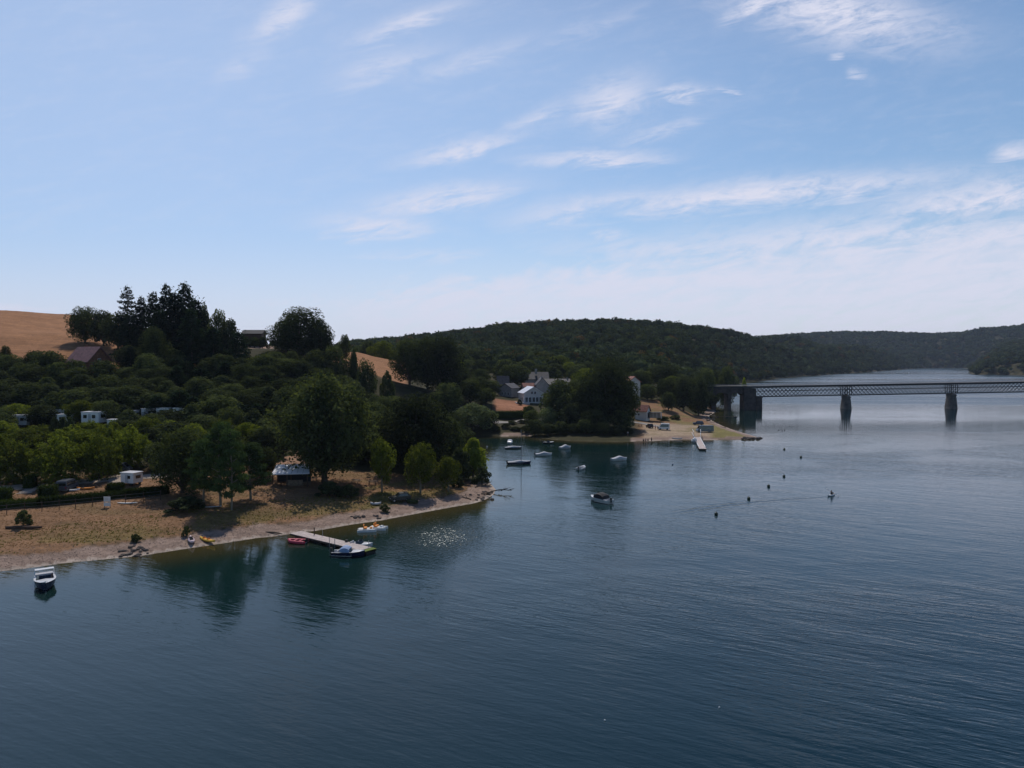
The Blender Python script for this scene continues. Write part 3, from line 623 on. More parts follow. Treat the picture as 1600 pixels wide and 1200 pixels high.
# --- second and third rows
def rows(spec, kinds, label, group):
    od = ['first', 'second', 'third', 'fourth', 'fifth', 'sixth', 'seventh', 'eighth', 'ninth', 'tenth', 'eleventh', 'twelfth']
    for i, (px, D, yt, wd) in enumerate(sorted(spec)): kd = random.choice(kinds); tr(kd, px, D, yt, wd, f'{ADJ[kd]} tree, {od[i]} from the left {label}', group)
r2_ = [(-22,158,672,62),(42,160,668,64),(110,162,664,66),(172,160,658,56),(225,166,652,52),(262,170,656,50),(300,160,662,56),(60,172,662,50),(138,174,656,46),(345,172,652,52),(385,168,660,56),(-60,160,676,60)]
rows(r2_, ['fringe', 'bright'], 'in the rows behind the campsite front row', 'bushy trees behind the front row')
# slope mass between the mobile homes and the conifers
def describe(kd, px, D, D0, D1, h, hr, zone):
    marks = [(0, 'at the left picture edge'), (70, 'left of the chalet'), (150, 'below the chalet'), (215, 'right of the chalet'), (300, 'under the conifer clump'), (380, 'below the barn'),
             (450, 'left of the great oak'), (520, 'under the great oak'), (600, 'under the mid field'), (680, 'under the twin trees'), (760, 'left of the village'), (860, 'near the gabled house'),
             (960, 'above the huge bay tree'), (1040, 'near the white house'), (9999, 'near the bridge end')]
    m = next(t for x, t in marks if px < x); r = (D - D0) / (D1 - D0); q = 'front' if r < .33 else 'middle' if r < .67 else 'back'
    s_ = 'low' if h < hr[0] + (hr[1] - hr[0]) * .4 else 'high' if h > hr[0] + (hr[1] - hr[0]) * .75 else 'middling'
    return f'{s_} {ADJ[kd]} tree, {q} of the {zone}, {m}'
def fill(n_, px0, px1, D0, D1, hr, wr, kinds, label, group, avoid=(), mind=0.55, tries=4000):
    k = 0; avoid = list(avoid) + [(418, 496, 140, 184)]
    for _ in range(tries):
        if k >= n_: break
        px = random.uniform(px0, px1); D = math.sqrt(random.uniform(D0 ** 2, D1 ** 2)); x = (px - 800) / FP * D
        if any(a[0] < px < a[1] and a[2] < D < a[3] for a in avoid): continue
        wd = random.uniform(*wr)
        if any((x - q[0]) ** 2 + (.50 * (D - q[1])) ** 2 < (mind * (wd / 2 + q[2])) ** 2 for q in TREES): continue
        p = Vector((x, D, gz(x, D)))
        if float(sdist(np.array([x]), np.array([D]))[0]) < 4: continue
        h = random.uniform(*hr); kd = random.choice(kinds); tree(kd, p, wd, h, describe(kd, px, D, D0, D1, h, hr, label), group); k += 1
    return k
# --- hill top: conifers, hedgerow trees, oak
for px, D, yt, wd, kd, lb in ((201,268,443,46,'lone','sparse topped conifer standing apart on the left of the hilltop'),
    (241,262,453,54,'spruce','left conifer of the tall hilltop clump'), (262,268,440,57,'spruce','second conifer of the tall hilltop clump'),
    (291,262,437,63,'spruce','tallest conifer of the hilltop clump'), (276,256,452,66,'spruce','conifer in the middle of the hilltop clump, in front'),
    (307,266,462,60,'spruce','right conifer of the tall hilltop clump'), (223,266,460,45,'spruce','low conifer between the lone conifer and the clump'),
    (252,250,480,69,'spruce','dark conifer low in front of the hilltop clump'),(300,250,478,66,'spruce','dark conifer low front right of the hilltop clump'),
    (333,248,508,60,'spruce','dark conifer right below the hilltop clump'), (374,246,514,57,'spruce','dark conifer left of the dark barn'),(205,262,486,51,'spruce','dark conifer under the sparse topped conifer')):
    tr(kd, px, D, yt, wd, lb, 'conifers on the hilltop')
for px, D, yt, wd, kd, lb in ((134,278,481,54,'oak','round oak at the end of the golden field'), (163,276,485,44,'round','broadleaf tree between the field oak and the conifers'),
    (186,270,490,50,'round','dark tree behind the chalet roof'), (242,236,512,44,'oak','rounded tree below the conifer clump'), (343,262,484,30,'round','small round tree on the skyline right of the conifers'),
    (320,268,476,34,'cone','broadleaf tree on the right shoulder of the conifer clump'),(358,258,498,40,'round','bushy tree on the falling skyline right of the conifers'),
    (470,284,483,88,'oak','great round oak on the skyline'), (500,284,502,46,'oak','right lobe tree beside the great skyline oak'), (448,286,502,58,'oak','left companion of the great skyline oak'),
    (539,330,523,22,'round','small round tree on the skyline right of the great oak'), (553,262,545,26,'cone','narrow dark tree in front of the mid field'), (572,258,563,34,'round','round tree at the foot of the mid field'),
    (522,262,540,46,'round','dark tree at the left edge of the mid field'), (492,262,546,50,'round','dark tree below the great oak'), (455,262,549,42,'tall','dark tree under the left side of the great oak'), (423,262,548,44,'round','tree below the dark barn'),
    (640,302,530,62,'oak','left of the two big dark trees right of the mid field'), (695,298,528,72,'oak','right of the two big dark trees right of the mid field'), (668,306,528,60,'oak','dark tree between the two big trees right of the mid field'),
    (605,266,580,26,'bush','low dark bush at the bottom of the mid field'), (598,400,533,46,'bright','lighter tree just behind the crest of the mid field'),(630,420,531,40,'round','tree behind the mid field crest')
    ,(575,420,532,34,'round','left tree behind the crest of the mid field'), (9,246,540,18,'round','small lone tree below the golden field at the picture edge'),(205,232,538,36,'spruce','small conifer right behind the chalet'),(60,238,556,24,'round','small tree at the lower edge of the golden field')):
    tr(kd, px, D, yt, wd, lb, 'trees along the hill crest')
homes_gap = [(0,64,148,186),(64,118,160,188),(112,182,148,184)]
fill(44, -60, 232, 194, 238, (6.0, 8.6), (8.5, 14), ['round', 'tall', 'cone', 'tall'], 'upper campsite slope', 'trees on the upper campsite slope', avoid=[(96,186,222,250)], mind=.42)
fill(36, 215, 420, 190, 246, (6.5, 9.5), (9.5, 15.5), ['round', 'tall', 'cone', 'tall', 'spruce', 'oak'], 'slope below the hilltop', 'trees below the conifers', mind=.40)
fill(30, -60, 262, 168, 194, (5, 7), (7, 10.5), ['round', 'bright', 'cone', 'tall', 'cone'], 'mobile home rows', 'trees among the mobile homes', avoid=homes_gap, mind=.45)
fill(22, 250, 425, 160, 192, (5.5, 8.5), (8.5, 14.5), ['tall', 'tall', 'cone'], 'wood above the pines', 'trees in the campsite wood', mind=.42)
fill(34, 420, 640, 196, 262, (6.5, 10), (9.5, 15), ['round', 'tall', 'oak', 'round'], 'central slope', 'trees below the great oak', mind=.42)
fill(14, 440, 700, 176, 200, (8, 12), (9, 13), ['round', 'tall', 'oak'], 'belt behind the meadow', 'trees behind the beach meadow', mind=.45)
fill(14, 620, 752, 215, 262, (6, 9.5), (10, 15), ['round', 'oak', 'tall'], 'wood by the spit', 'trees between spit and village', mind=.45)
# --- village and bay
for px, D, yt, wd, kd, lb in ((738,268,630,78,'silver','broad dark rounded thicket tree left of the bay road'),(712,272,640,40,'round','tree at the left end of the bay shore'), (762,272,640,34,'round','right shoulder of the thicket beside the bay road'),
    (698,280,598,56,'round','dark tree below the small slate roof'),(735,300,592,50,'round','tree left of the dark roofed house'),(760,306,606,36,'round','tree beside the dark roofed house'),
    (877,276,594,66,'tall','light green tall tree right of the white gabled house'), (858,270,636,44,'silver','greyish willow at the bay edge'), (832,272,640,28,'round','small tree right end of the bay road'), (893,266,630,46,'tall','green tree over the bay edge'),
    (948,274,562,88,'oak','huge dark tree on the bay shore'), (975,276,592,54,'oak','right side tree of the huge dark tree'), (922,272,590,60,'oak','left side tree of the huge dark tree'),(930,262,640,54,'oak','low dark tree hanging over the water'),(970,268,640,44,'round','low dark tree at the edge of the beach'), (898,284,600,48,'oak','dark tree left behind the huge dark tree'),
    (1045,322,612,26,'round','small tree with clear trunk on the dry bank'), (1068,345,588,46,'round','tree on the bank above the dry grass'), (1092,352,588,36,'tall','tree at the left end of the bridge'), (1040,352,592,38,'oak','dark tree left of the bank trees'), (1012,350,600,30,'round','bushy tree right of the white house'),
    (1136,420,572,34,'round','round tree above the end of the bridge'), (1163,412,590,14,'yellow','little yellow green tree beside the bridge parapet'), (1103,405,575,34,'round','tree behind the left end of the bridge'),(1118,440,580,40,'oak','dark tree behind the bridge end tree'),
    (1037,306,650,22,'bush','bush beside the boathouse'), (1056,308,648,18,'bush','small bush on the dry bank'),(1088,372,604,30,'oak','dark tree over the bridge foot'),(1076,395,590,40,'oak','tree further up behind the bridge foot'),
    (826,300,634,24,'bush','clipped dark bush beside the lawn'), (812,316,624,9,'bush','small golden bush on the lawn'),(958,322,585,50,'round','tree left of the white two storey house'),(1000,372,580,44,'oak','tree behind the white two storey house')):
    tr(kd, px, D, yt, wd, lb, 'trees around the bay')
fill(34, 690, 1100, 372, 470, (8, 13), (13, 19), ['round', 'oak', 'tall', 'cone', 'bright'], 'village backdrop', 'trees around the village', mind=.42)
fill(12, 700, 1060, 336, 372, (6, 9), (9, 13), ['round', 'oak', 'tall'], 'village gardens', 'trees around the village', avoid=[(772,895,300,385),(962,1008,320,372)], mind=.5)
fill(26, 560, 760, 430, 620, (9, 14), (14, 20), ['round', 'oak', 'tall', 'cone'], 'dip behind the field', 'trees in the dip', mind=.42)
for px, w_ in ((386, 20), (398, 22), (411, 20)): tr('bush', px, 312, 526, w_, {386: 'left', 398: 'middle', 411: 'right'}[px] + ' one of three bushes in front of the dark barn', 'bushes below the barn')
for i, (px, D, yt, w_) in enumerate(((836, 259, 655, 26), (856, 257.5, 662, 30), (876, 257, 658, 28), (897, 256, 662, 30), (915, 255, 655, 30), (940, 254, 660, 34), (962, 254, 664, 28), (982, 255, 668, 18))):
    tr('oak' if i % 2 else 'round', px, D + 1.5, yt, w_, ('first', 'second', 'third', 'fourth', 'fifth', 'sixth', 'seventh', 'eighth')[i] + ' from the left of the low dark trees overhanging the cove', 'low trees along the cove')
for i, (px, D, yt, w_) in enumerate(((774, 268, 664, 20), (790, 272, 669, 16), (806, 270, 667, 20), (822, 266, 664, 20), (800, 280, 663, 16), (816, 284, 662, 18))):
    tr('bush', px, D, yt, w_, ('first', 'second', 'third', 'fourth', 'fifth', 'sixth')[i] + ' bush in the scrub between the bay road and the water', 'scrub below the bay road')
_by = {}
for o in list(col.objects):
    if o.get('category') == 'tree': _by.setdefault(o['label'], []).append(o)
for lb, os_ in _by.items():
    if len(os_) > 1:
        os_.sort(key=lambda o: o.location.x / o.location.y); k = len(os_)
        wd = {2: ['left one', 'right one'], 3: ['left one', 'middle one', 'right one']}.get(k, ['first', 'second', 'third', 'fourth', 'fifth', 'sixth', 'seventh', 'eighth'])
        for o, w_ in zip(os_, wd):
            if len(lb.split()) + len(w_.split()) <= 16: o['label'] = lb + ', ' + w_
for i, px in enumerate((84, 96, 108)): tr('bush', px, 171, 651, 18, ('left', 'middle', 'right')[i] + ' one of three bushes screening the low caravans', 'bushes before the caravans')
# hedges clipped square beside the pitches
def hedge(name, p, L, W, Hh, rz, label, group=None, n_=None):
    rg = np.random.default_rng(int(p.x * 10 + 5000)); n_ = n_ or int(230 * (L * Hh + L * W + W * Hh)); q = rg.uniform(-1, 1, (n_, 3)); ax = rg.integers(0, 3, n_); ar = np.arange(n_)
    nn_ = np.zeros((n_, 3)); s_ = np.sign(q[ar, ax]); q[ar, ax] = s_; nn_[ar, ax] = s_; P = q * np.array([L / 2, W / 2, Hh / 2]) + np.array([0, 0, Hh / 2]) + rg.normal(size=(n_, 3)) * 0.13
    V = leaf_quads(P, nn_, 0.10, rg); m_ = len(V); cb = np.array([(x, y, z) for z in (0, Hh * .93) for x, y in ((-L / 2.08, -W / 2.2), (L / 2.08, -W / 2.2), (L / 2.08, W / 2.2), (-L / 2.08, W / 2.2))]); V = np.concatenate([V, cb]); Fh = np.concatenate([np.arange(m_).reshape(-1, 4), np.array([(4, 5, 6, 7), (0, 1, 5, 4), (1, 2, 6, 5), (2, 3, 7, 6), (3, 0, 4, 7)]) + m_]); o = link(name, np_mesh(name, V, Fh, M_HEDGE), None, p); o.rotation_euler = (0, 0, rz); return tag(o, label, 'hedge', group)
for px, py, L, lb in ((75, 778, 2.4, 'square clipped hedge left of the dark van'), (180, 774, 2.4, 'square clipped hedge left of the small white cabin'), (3, 782, 2.6, 'square clipped hedge at the picture edge'), (47, 762, 1.6, 'small clipped hedge beside the gravel track')):
    hedge('hedge', on(px, py), L, 1.8, 2.1, 0.1, lb)
for a, b_, lb in (((-70, 800), (62, 790), 'long low dark hedge along the left of the meadow fence'), ((62, 790), (200, 776), 'long low dark hedge below the dark van'), ((200, 777), (262, 770), 'low hedge in front of the small white cabin')):
    A_, B_ = on(*a), on(*b_); d_ = B_ - A_; p_ = (A_ + B_) / 2; p_.z = min(A_.z, B_.z) - 0.15
    hedge('hedge', p_, math.hypot(d_.x, d_.y), 1.5, 1.5, math.atan2(d_.y, d_.x), lb, n_=9000)
A_, B_ = on(776, 653), on(826, 649); d_ = B_ - A_; p_ = (A_ + B_) / 2; p_.z -= .6
hedge('hedge', p_, math.hypot(d_.x, d_.y) + 2, 1.6, 3.0, math.atan2(d_.y, d_.x), 'long dark hedge between the reddish lawn and the bay road', n_=6000)

# ------------------------------------------------------------------ woods too large to count
def ico():
    import bmesh
    b = bmesh.new(); bmesh.ops.create_icosphere(b, subdivisions=1, radius=1); V = np.array([v.co[:] for v in b.verts]); F_ = np.array([[v.index for v in f.verts] for f in b.faces]); b.free(); return V, F_
def ico2():
    import bmesh
    b = bmesh.new(); bmesh.ops.create_icosphere(b, subdivisions=2, radius=1); V = np.array([v.co[:] for v in b.verts]); F_ = np.array([[v.index for v in f.verts] for f in b.faces]); b.free(); return V, F_
def forest(name, label, D0, D1, px0, px1, spacing, hr, leafn, mask=None, seed=3, core=True):
    rg = np.random.default_rng(seed); IV, IF = ico(); Vs, Fs, Cs, off = [], [], [], 0
    n_ = int((px1 - px0) / FP * (D1 ** 2 - D0 ** 2) / 2 / spacing ** 2); px = rg.uniform(px0, px1, n_); D = np.sqrt(rg.uniform(D0 ** 2, D1 ** 2, n_)); X = (px - 800) / FP * D
    sd = sdist(X, D); ok = sd > 3
    if mask is not None: ok &= mask(px, D)
    X, D, px = X[ok], D[ok], px[ok]; Z = Hf(X, D)
    # keep crowns apart with a coarse grid
    key = {}; keep = []
    for i in range(len(X)):
        k = (int(X[i] // (spacing * 0.72)), int(D[i] // (spacing * 0.72)))
        if k in key: continue
        key[k] = 1; keep.append(i)
    X, D, Z = X[keep], D[keep], Z[keep]; m = len(X)
    hs = rg.uniform(hr[0], hr[1], m); rr_ = spacing * rg.uniform(0.38, 0.90, m); hs = hs * (0.75 + 0.35 * rr_ / spacing)
    tint = np.clip(rg.normal(1.0, 0.25, m) * (0.72 + 0.6 * fbm(X / 70, D / 70, 3, 77)), 0.45, 1.9); warm = rg.random(m)
    T = np.stack([tint * (1 + 0.25 * (warm > .85) + 0.9 * (warm > .975)), tint * (1 + 0.1 * (warm > .85) - 0.05 * (warm > .975)), tint * (1 - 0.15 * (warm > .7))], -1)
    for i in range(m):
        r = rr_[i]; h = hs[i]; c = np.array([X[i], D[i], Z[i] + h - r * 0.8]); sq = np.array([r, r, r * 0.85])
        if core:
            d = IV * (0.74 + 0.20 * rg.random((len(IV), 1))); V = c + d * sq; Vs.append(V); 
        dd = rg.normal(size=(leafn, 3)); dd[:, 2] = np.abs(dd[:, 2]) * 1.0 - 0.35; dd /= np.linalg.norm(dd, axis=1)[:, None]
        lob = 0.86 + 0.16 * np.sin(dd[:, 0] * 4.3 + i) * np.sin(dd[:, 1] * 4.7 + i * 2.1) + 0.1 * rg.random(leafn)
        Q = leaf_quads(c + dd * lob[:, None] * sq, dd, r * (0.20 if leafn > 60 else 0.27), rg)
        Fs.append((off, len(V) if core else 0, len(Q))); Vs.append(Q); off += (len(V) if core else 0) + len(Q); Cs.append(np.tile(T[i], ((len(V) if core else 0) + len(Q), 1)))
    V = np.concatenate(Vs); CL = np.concatenate(Cs)
    tri, quad = [], []
    for o, a, q in Fs:
        if a: tri.append(IF + o)
        quad.append(np.arange(o + a, o + a + q).reshape(-1, 4))
    quad = np.concatenate(quad); q2 = np.concatenate([quad[:, [0, 1, 2]], quad[:, [0, 2, 3]]]); Fa = np.concatenate(tri + [q2]) if tri else q2
    me = np_mesh(name, V, Fa, MATS['leaf_forest']); ca = me.color_attributes.new('tint', 'FLOAT_COLOR', 'POINT')
    ca.data.foreach_set('color', np.concatenate([CL, np.ones((len(CL), 1))], 1).astype(np.float32).ravel())
    print(name, m, 'crowns', len(Fa), 'faces'); o = link(name, me); return tag(o, label, 'woodland', kind='stuff')
leaf_mat('leaf_forest', (0.032, 0.045, 0.023), (0.052, 0.066, 0.032), 0.2, attr=True)
forest('wooded_hill', 'dense wood covering the long hill behind the village and the bridge', 455, 1300, 540, 1330, 9.5, (9, 14), 70,
       mask=lambda px, D: ~((px < 760) & (D < 620)), seed=3)
forest('right_bank_wood', 'dense wood on the near right bank beyond the bridge', 1300, 1950, 1505, 2100, 9.5, (9, 14), 36, seed=8)
forest('far_wooded_hills', 'dense wood on the far hills beyond the bend of the lake', 1300, 3300, 500, 1900, 14.0, (10, 16), 34, seed=5, mask=lambda px, D: ~((px > 1505) & (D < 1950)))
forest('slope_wood', 'dense wood behind the skyline of the left hill', 430, 1000, -300, 560, 15.0, (9, 13), 30, seed=6,
       mask=lambda px, D: px > 430)
#@@OBJ
# ------------------------------------------------------------------ paths
def ribbon(name, pts, width, m, label, lift=0.06, sub=10):
    pts = [on(*p) if len(p) == 2 else gd(p[0], p[1]) for p in pts]; P = []
    for a, b in zip(pts[:-1], pts[1:]):
        for k in range(sub): P.append(a.lerp(b, k / sub))
    P.append(pts[-1]); V, F_ = [], []
    for i, p in enumerate(P):
        d = (P[min(i + 1, len(P) - 1)] - P[max(i - 1, 0)]); d.z = 0; d.normalize(); nrm = Vector((-d.y, d.x, 0))
        for k in (-1, -.33, .33, 1):
            q = p + nrm * (width / 2 * k * (1 + 0.12 * math.sin(i * 1.7 + k))); V.append((q.x, q.y, gz(q.x, q.y) + lift))
    for i in range(len(P) - 1):
        for k in range(3): a = i * 4 + k; F_.append((a, a + 1, a + 5, a + 4))
    me_ = np_mesh(name, V, F_, m, True); return tag(link(name, me_), label, name.replace('_', ' '), kind='structure')
ribbon('dusty_yard', [(446, 728), (462, 718), (484, 706)], 6.0, M_EARTH, 'open reddish yard behind the white roofed shelter', lift=0.05)
ribbon('gravel_track', [(-60, 768), (20, 762), (70, 760), (120, 753), (165, 750), (215, 746), (300, 740)], 3.6, M_GRAVEL, 'pale gravel track through the campsite')
ribbon('gravel_path', [(36, 772), (50, 764), (60, 757)], 2.2, M_GRAVEL, 'short gravel spur to the fence', lift=0.09)
ribbon('gravel_pitch', [(182, 755), (184, 742)], 3.0, M_GRAVEL, 'gravel pitch beside the white cabin', lift=0.075)
ribbon('bay_road', [(740, 664), (776, 660), (820, 657), (850, 655)], 4.0, M_ROAD, 'narrow road above the bay shore', lift=0.12)
ribbon('bay_track', [(965, 657), (1000, 661), (1015, 664), (1040, 668)], 4.0, M_ROAD, 'track leading down to the parking meadow', lift=0.12)

# ------------------------------------------------------------------ bridge
BX = (1100 - 800) / FP * 404; br = empty('lattice_bridge', (BX, 404, 0), math.atan2(8, 146), label='long dark iron lattice bridge on stone piers crossing the lake', cat='bridge')
G = 0.0150
def bz(x): return 13.0 + G * max(0, x - 15)             # deck surface
_th = math.atan2(8, 146)
def sx_(px): k = (px - 800) / FP; return (k * 404 - BX) / (math.cos(_th) - k * math.sin(_th))
x_g0 = sx_(1180); x_end = sx_(2050)
mb = MB(); n_ = 24
for i in range(n_):
    a = -22 + (x_end + 22) * i / n_; b_ = -22 + (x_end + 22) * (i + 1) / n_
    z0, z1 = bz(a), bz(b_); w_ = 3.3
    vs = [(a, -w_, z0 - .75), (a, w_, z0 - .75), (a, w_, z0), (a, -w_, z0), (b_, -w_, z1 - .75), (b_, w_, z1 - .75), (b_, w_, z1), (b_, -w_, z1)]
    mb.add(vs, [(0, 1, 5, 4), (1, 2, 6, 5), (2, 3, 7, 6), (3, 0, 4, 7)] + ([(3, 2, 1, 0)] if i == 0 else []) + ([(4, 5, 6, 7)] if i == n_ - 1 else []))
mb.build('deck', M_STEEL, br)
mb = MB(); mb.add([(-22, -2.7, 13.03), (x_end, -2.7, bz(x_end) + .03), (x_end, 2.7, bz(x_end) + .03), (-22, 2.7, 13.03)], [(0, 1, 2, 3)]); mb.build('road_surface', M_ROAD, br)
for s in (-1, 1):
    mb = MB(); y = 3.15 * s
    for h in (0.55, 1.1): mb.tube([(-20, y, 13 + h), (15, y, 13 + h), (x_end, y, bz(x_end) + h)], 0.05, 4)
    x = -20
    while x < x_end: mb.box((x, y, bz(x) + .55), (.05, .05, 1.1)); x += 3.2
    mb.build('railing', M_GREY, br)
H_ = 5.25
for s in (-1, 1):
    mb = MB(); y = 2.55 * s; L_ = x_end - x_g0
    def zz(x, t): return bz(x) - .78 - H_ * (1 - t)
    for t, th in ((0, .36), (1, .36), (.60, .2)):
        a, b_ = x_g0, x_end; q = th / 2
        vs = [(a, y - .18, zz(a, t) - q), (a, y + .18, zz(a, t) - q), (a, y + .18, zz(a, t) + q), (a, y - .18, zz(a, t) + q), (b_, y - .18, zz(b_, t) - q), (b_, y + .18, zz(b_, t) - q), (b_, y + .18, zz(b_, t) + q), (b_, y - .18, zz(b_, t) + q)]
        mb.add(vs, [(0, 1, 5, 4), (1, 2, 6, 5), (2, 3, 7, 6), (3, 0, 4, 7), (3, 2, 1, 0), (4, 5, 6, 7)])
    mb.build('girder_chord', M_STEEL, br)
    mb = MB(); st = 2.3; x = x_g0 - H_
    while x < x_end:
        for dr in (0, 1):
            xa, xb = (x, x + H_) if dr == 0 else (x + H_, x)
            p0, p1 = Vector((xa, y + .05 * (dr * 2 - 1), zz(xa, 0))), Vector((xb, y + .05 * (dr * 2 - 1), zz(xb, 1)))
            if min(xa, xb) < x_g0:      # clip at the girder end
                lo, hi = (p0, p1) if xa < xb else (p1, p0)
                if max(xa, xb) <= x_g0: continue
                lo2 = lo.lerp(hi, (x_g0 - lo.x) / (hi.x - lo.x)); p0, p1 = lo2, hi
            d = (p1 - p0).normalized(); nz_ = Vector((-d.z, 0, d.x)) * 0.10; yy = Vector((0, .03, 0))
            vs = [p0 - nz_ - yy, p0 + nz_ - yy, p0 + nz_ + yy, p0 - nz_ + yy, p1 - nz_ - yy, p1 + nz_ - yy, p1 + nz_ + yy, p1 - nz_ + yy]
            mb.add(vs, [(0, 1, 5, 4), (1, 2, 6, 5), (2, 3, 7, 6), (3, 0, 4, 7)])
        x += st
    mb.build('girder_lattice', M_STEEL, br)
for px in (1322.5, 1487, 1652, 1817):
    cx = sx_(px); zt = bz(cx) - .78 - H_ - .25
    mb = MB()
    for dx_ in (-1.9, -.65, .65, 1.9):
        for s in (-1, 1): mb.box((cx + dx_, 2.55 * s, zt + H_ / 2 + .2), (.34, .34, H_ + .1))
    mb.build('pier_post', M_STEEL, br)
    mb = MB(); rings = []
    for z, k in ((-3, 1.02), (0, 1.0), (2.4, .93), (zt - 1.2, .76), (zt - 1.19, .84), (zt - .5, .84), (zt - .49, .72), (zt - .15, .72)):
        rings.append([(cx + math.copysign(abs(math.cos(a)) ** .6, math.cos(a)) * 2.15 * k, math.copysign(abs(math.sin(a)) ** .75, math.sin(a)) * 4.2 * k, z) for a in [2 * math.pi * j / 20 for j in range(20)]])
    mb.loft(rings); mb.build('pier', M_STONE, br)
xl, xm, xr = sx_(1157.5), sx_(1180.5), sx_(1188.5)
mb = MB(); mb.box(((xl + xm) / 2, 0, (bz(0) - .8 - 3) / 2 + .0), (xm - xl - 1.6, 7.0, bz(0) - .8 + 3), taper=.985)
mb.box(((xm + xr) / 2 - .3, 0, (6.6 - 3) / 2), (xr - xm + .2, 6.8, 6.6 + 3), taper=.97); mb.box(((xm + xr) / 2 - .3, 0, 6.9), (xr - xm + .5, 7.2, .5)); mb.build('abutment', M_STONED, br)
mb = MB()
def arch_prof(x0, x1, zt, zb):
    pr_ = [(x0, zt)]; n2 = 10
    pr_.append((x0, zb)); 
    for k in range(1, n2): a = math.pi * k / n2; pr_.append(((x0 + x1) / 2 - math.cos(a) * (x1 - x0) / 2, zb + math.sin(a) * 1.5))
    pr_ += [(x1, zb), (x1, zt)]; return pr_
cuts = [sx_(1094), sx_(1110.5), sx_(1116.5), sx_(1134.5), sx_(1140), xl]
mb.prism(arch_prof(cuts[2], cuts[3], 12.2, 8.2), -3.0, 3.0, 'y'); mb.prism(arch_prof(cuts[4], cuts[5], 12.2, 8.2), -3.0, 3.0, 'y'); mb.prism(arch_prof(sx_(1092.5), cuts[1], 12.2, 8.2), -3.0, 3.0, 'y')
mb.build('arch', M_STONED, br)
for a, b_ in ((cuts[1], cuts[2]), (cuts[3], cuts[4]), (sx_(1085), sx_(1092.5))):
    mb = MB(); mb.box(((a + b_) / 2, 0, (12.2 - 3) / 2), (b_ - a - .01, 5.9, 12.2 + 3), taper=.97); mb.build('viaduct_pier', M_STONED, br)
mb = MB(); mb.box((sx_(1085) - 14, 0, 8.5), (28, 6.2, 7.4)); mb.build('approach_wall', M_STONED, br)

# ------------------------------------------------------------------ houses
def house(name, p, L, Wd, zeave, zridge, rz, label, wall, roof, windows=(), chimney=None, over=.5, base=None, cat='house', extra=None):
    """ridge along local x; gable ends at +-L/2; windows = (face, along, zlow, w, h), face in 'x+','x-','y+','y-'"""
    e = empty(name, p, rz, label=label, cat=cat); zb = -1.5
    mb = MB(); w2, l2 = Wd / 2, L / 2
    mb.prism([(-w2, zb), (w2, zb), (w2, zeave), (0, zridge), (-w2, zeave)], -l2, l2, 'x'); mb.build('wall', wall, e)
    mb = MB(); sl_ = (zridge - zeave) / w2; o = over; t = .22
    mb.prism([(-w2 - o, zeave - sl_ * o + .03), (0, zridge + .03), (w2 + o, zeave - sl_ * o + .03), (w2 + o, zeave - sl_ * o + t + .03), (0, zridge + t + .05), (-w2 - o, zeave - sl_ * o + t + .03)], -l2 - o, l2 + o, 'x')
    rf = mb.build('roof', roof, e)
    if chimney:
        cx, cy, ch, cw = chimney; mb = MB(); mb.box((cx, cy, zridge - .4 + ch / 2), (cw, cw, ch + .8)); mb.box((cx, cy, zridge + ch + .06), (cw + .16, cw + .16, .14)); mb.build('chimney', wall, rf)
    for (fc, al, zl, ww, hh) in windows:
        f1, f2 = MB(), MB(); sg = 1 if fc[1] == '+' else -1
        if fc[0] == 'x':
            x = sg * l2; f1.box((x, al, zl + hh / 2), (.10, ww + .22, hh + .22)); f2.box((x + sg * .04, al, zl + hh / 2), (.08, ww, hh)); f1.box((x + sg * .06, al, zl + hh / 2), (.06, .07, hh))
        else:
            y = sg * w2; f1.box((al, y, zl + hh / 2), (ww + .22, .10, hh + .22)); f2.box((al, y + sg * .04, zl + hh / 2), (ww, .08, hh)); f1.box((al, y + sg * .06, zl + hh / 2), (.07, .06, hh))
        wo2 = f1.build('window' if zl > .2 else 'door', M_WHITE, e); f2.build('pane', M_GLASS, wo2)
    return e
def zrow(py, D): return CAM_H + (563 - py) / FP * D
def H_at(px, D): p = gd(px, D); return p
# chalet
p = gd(140, 232); p.z = min(p.z, zrow(579, 232)); e = house('chalet', p, 9.6, 7.6, zrow(562.5, 232) - p.z, zrow(543, 232) - p.z, R(-24), 'brown wooden chalet with purple tiled roof at the foot of the golden field', M_CHALET, M_PURPLE,
  [('y-', -3, 1.6, .9, 1.0), ('y-', -.5, 1.6, .9, 1.0), ('y-', 2.2, 1.6, 1.6, 1.1), ('x+', -1.6, 1.4, .9, 1.2), ('x+', 1.4, 1.4, .9, 1.2), ('x+', 0, 4.2, .9, .9)], (-2.5, .8, .7, .6), .8, cat='chalet')
mb = MB(); mb.box((1.5, -4.4, .1), (6.5, 1.0, 2.0)); mb.build('terrace_wall', M_WALLW, e)
# barn on the skyline
p = gd(398, 322); p.z = min(p.z, zrow(530, 322)); house('dark_barn', p, 8.5, 7, zrow(522, 322) - p.z, zrow(516.5, 322) - p.z, 0.05, 'low dark flat looking barn on the skyline between the conifers and the great oak', M_WOODD, M_DARKF, [], None, .5, cat='barn')
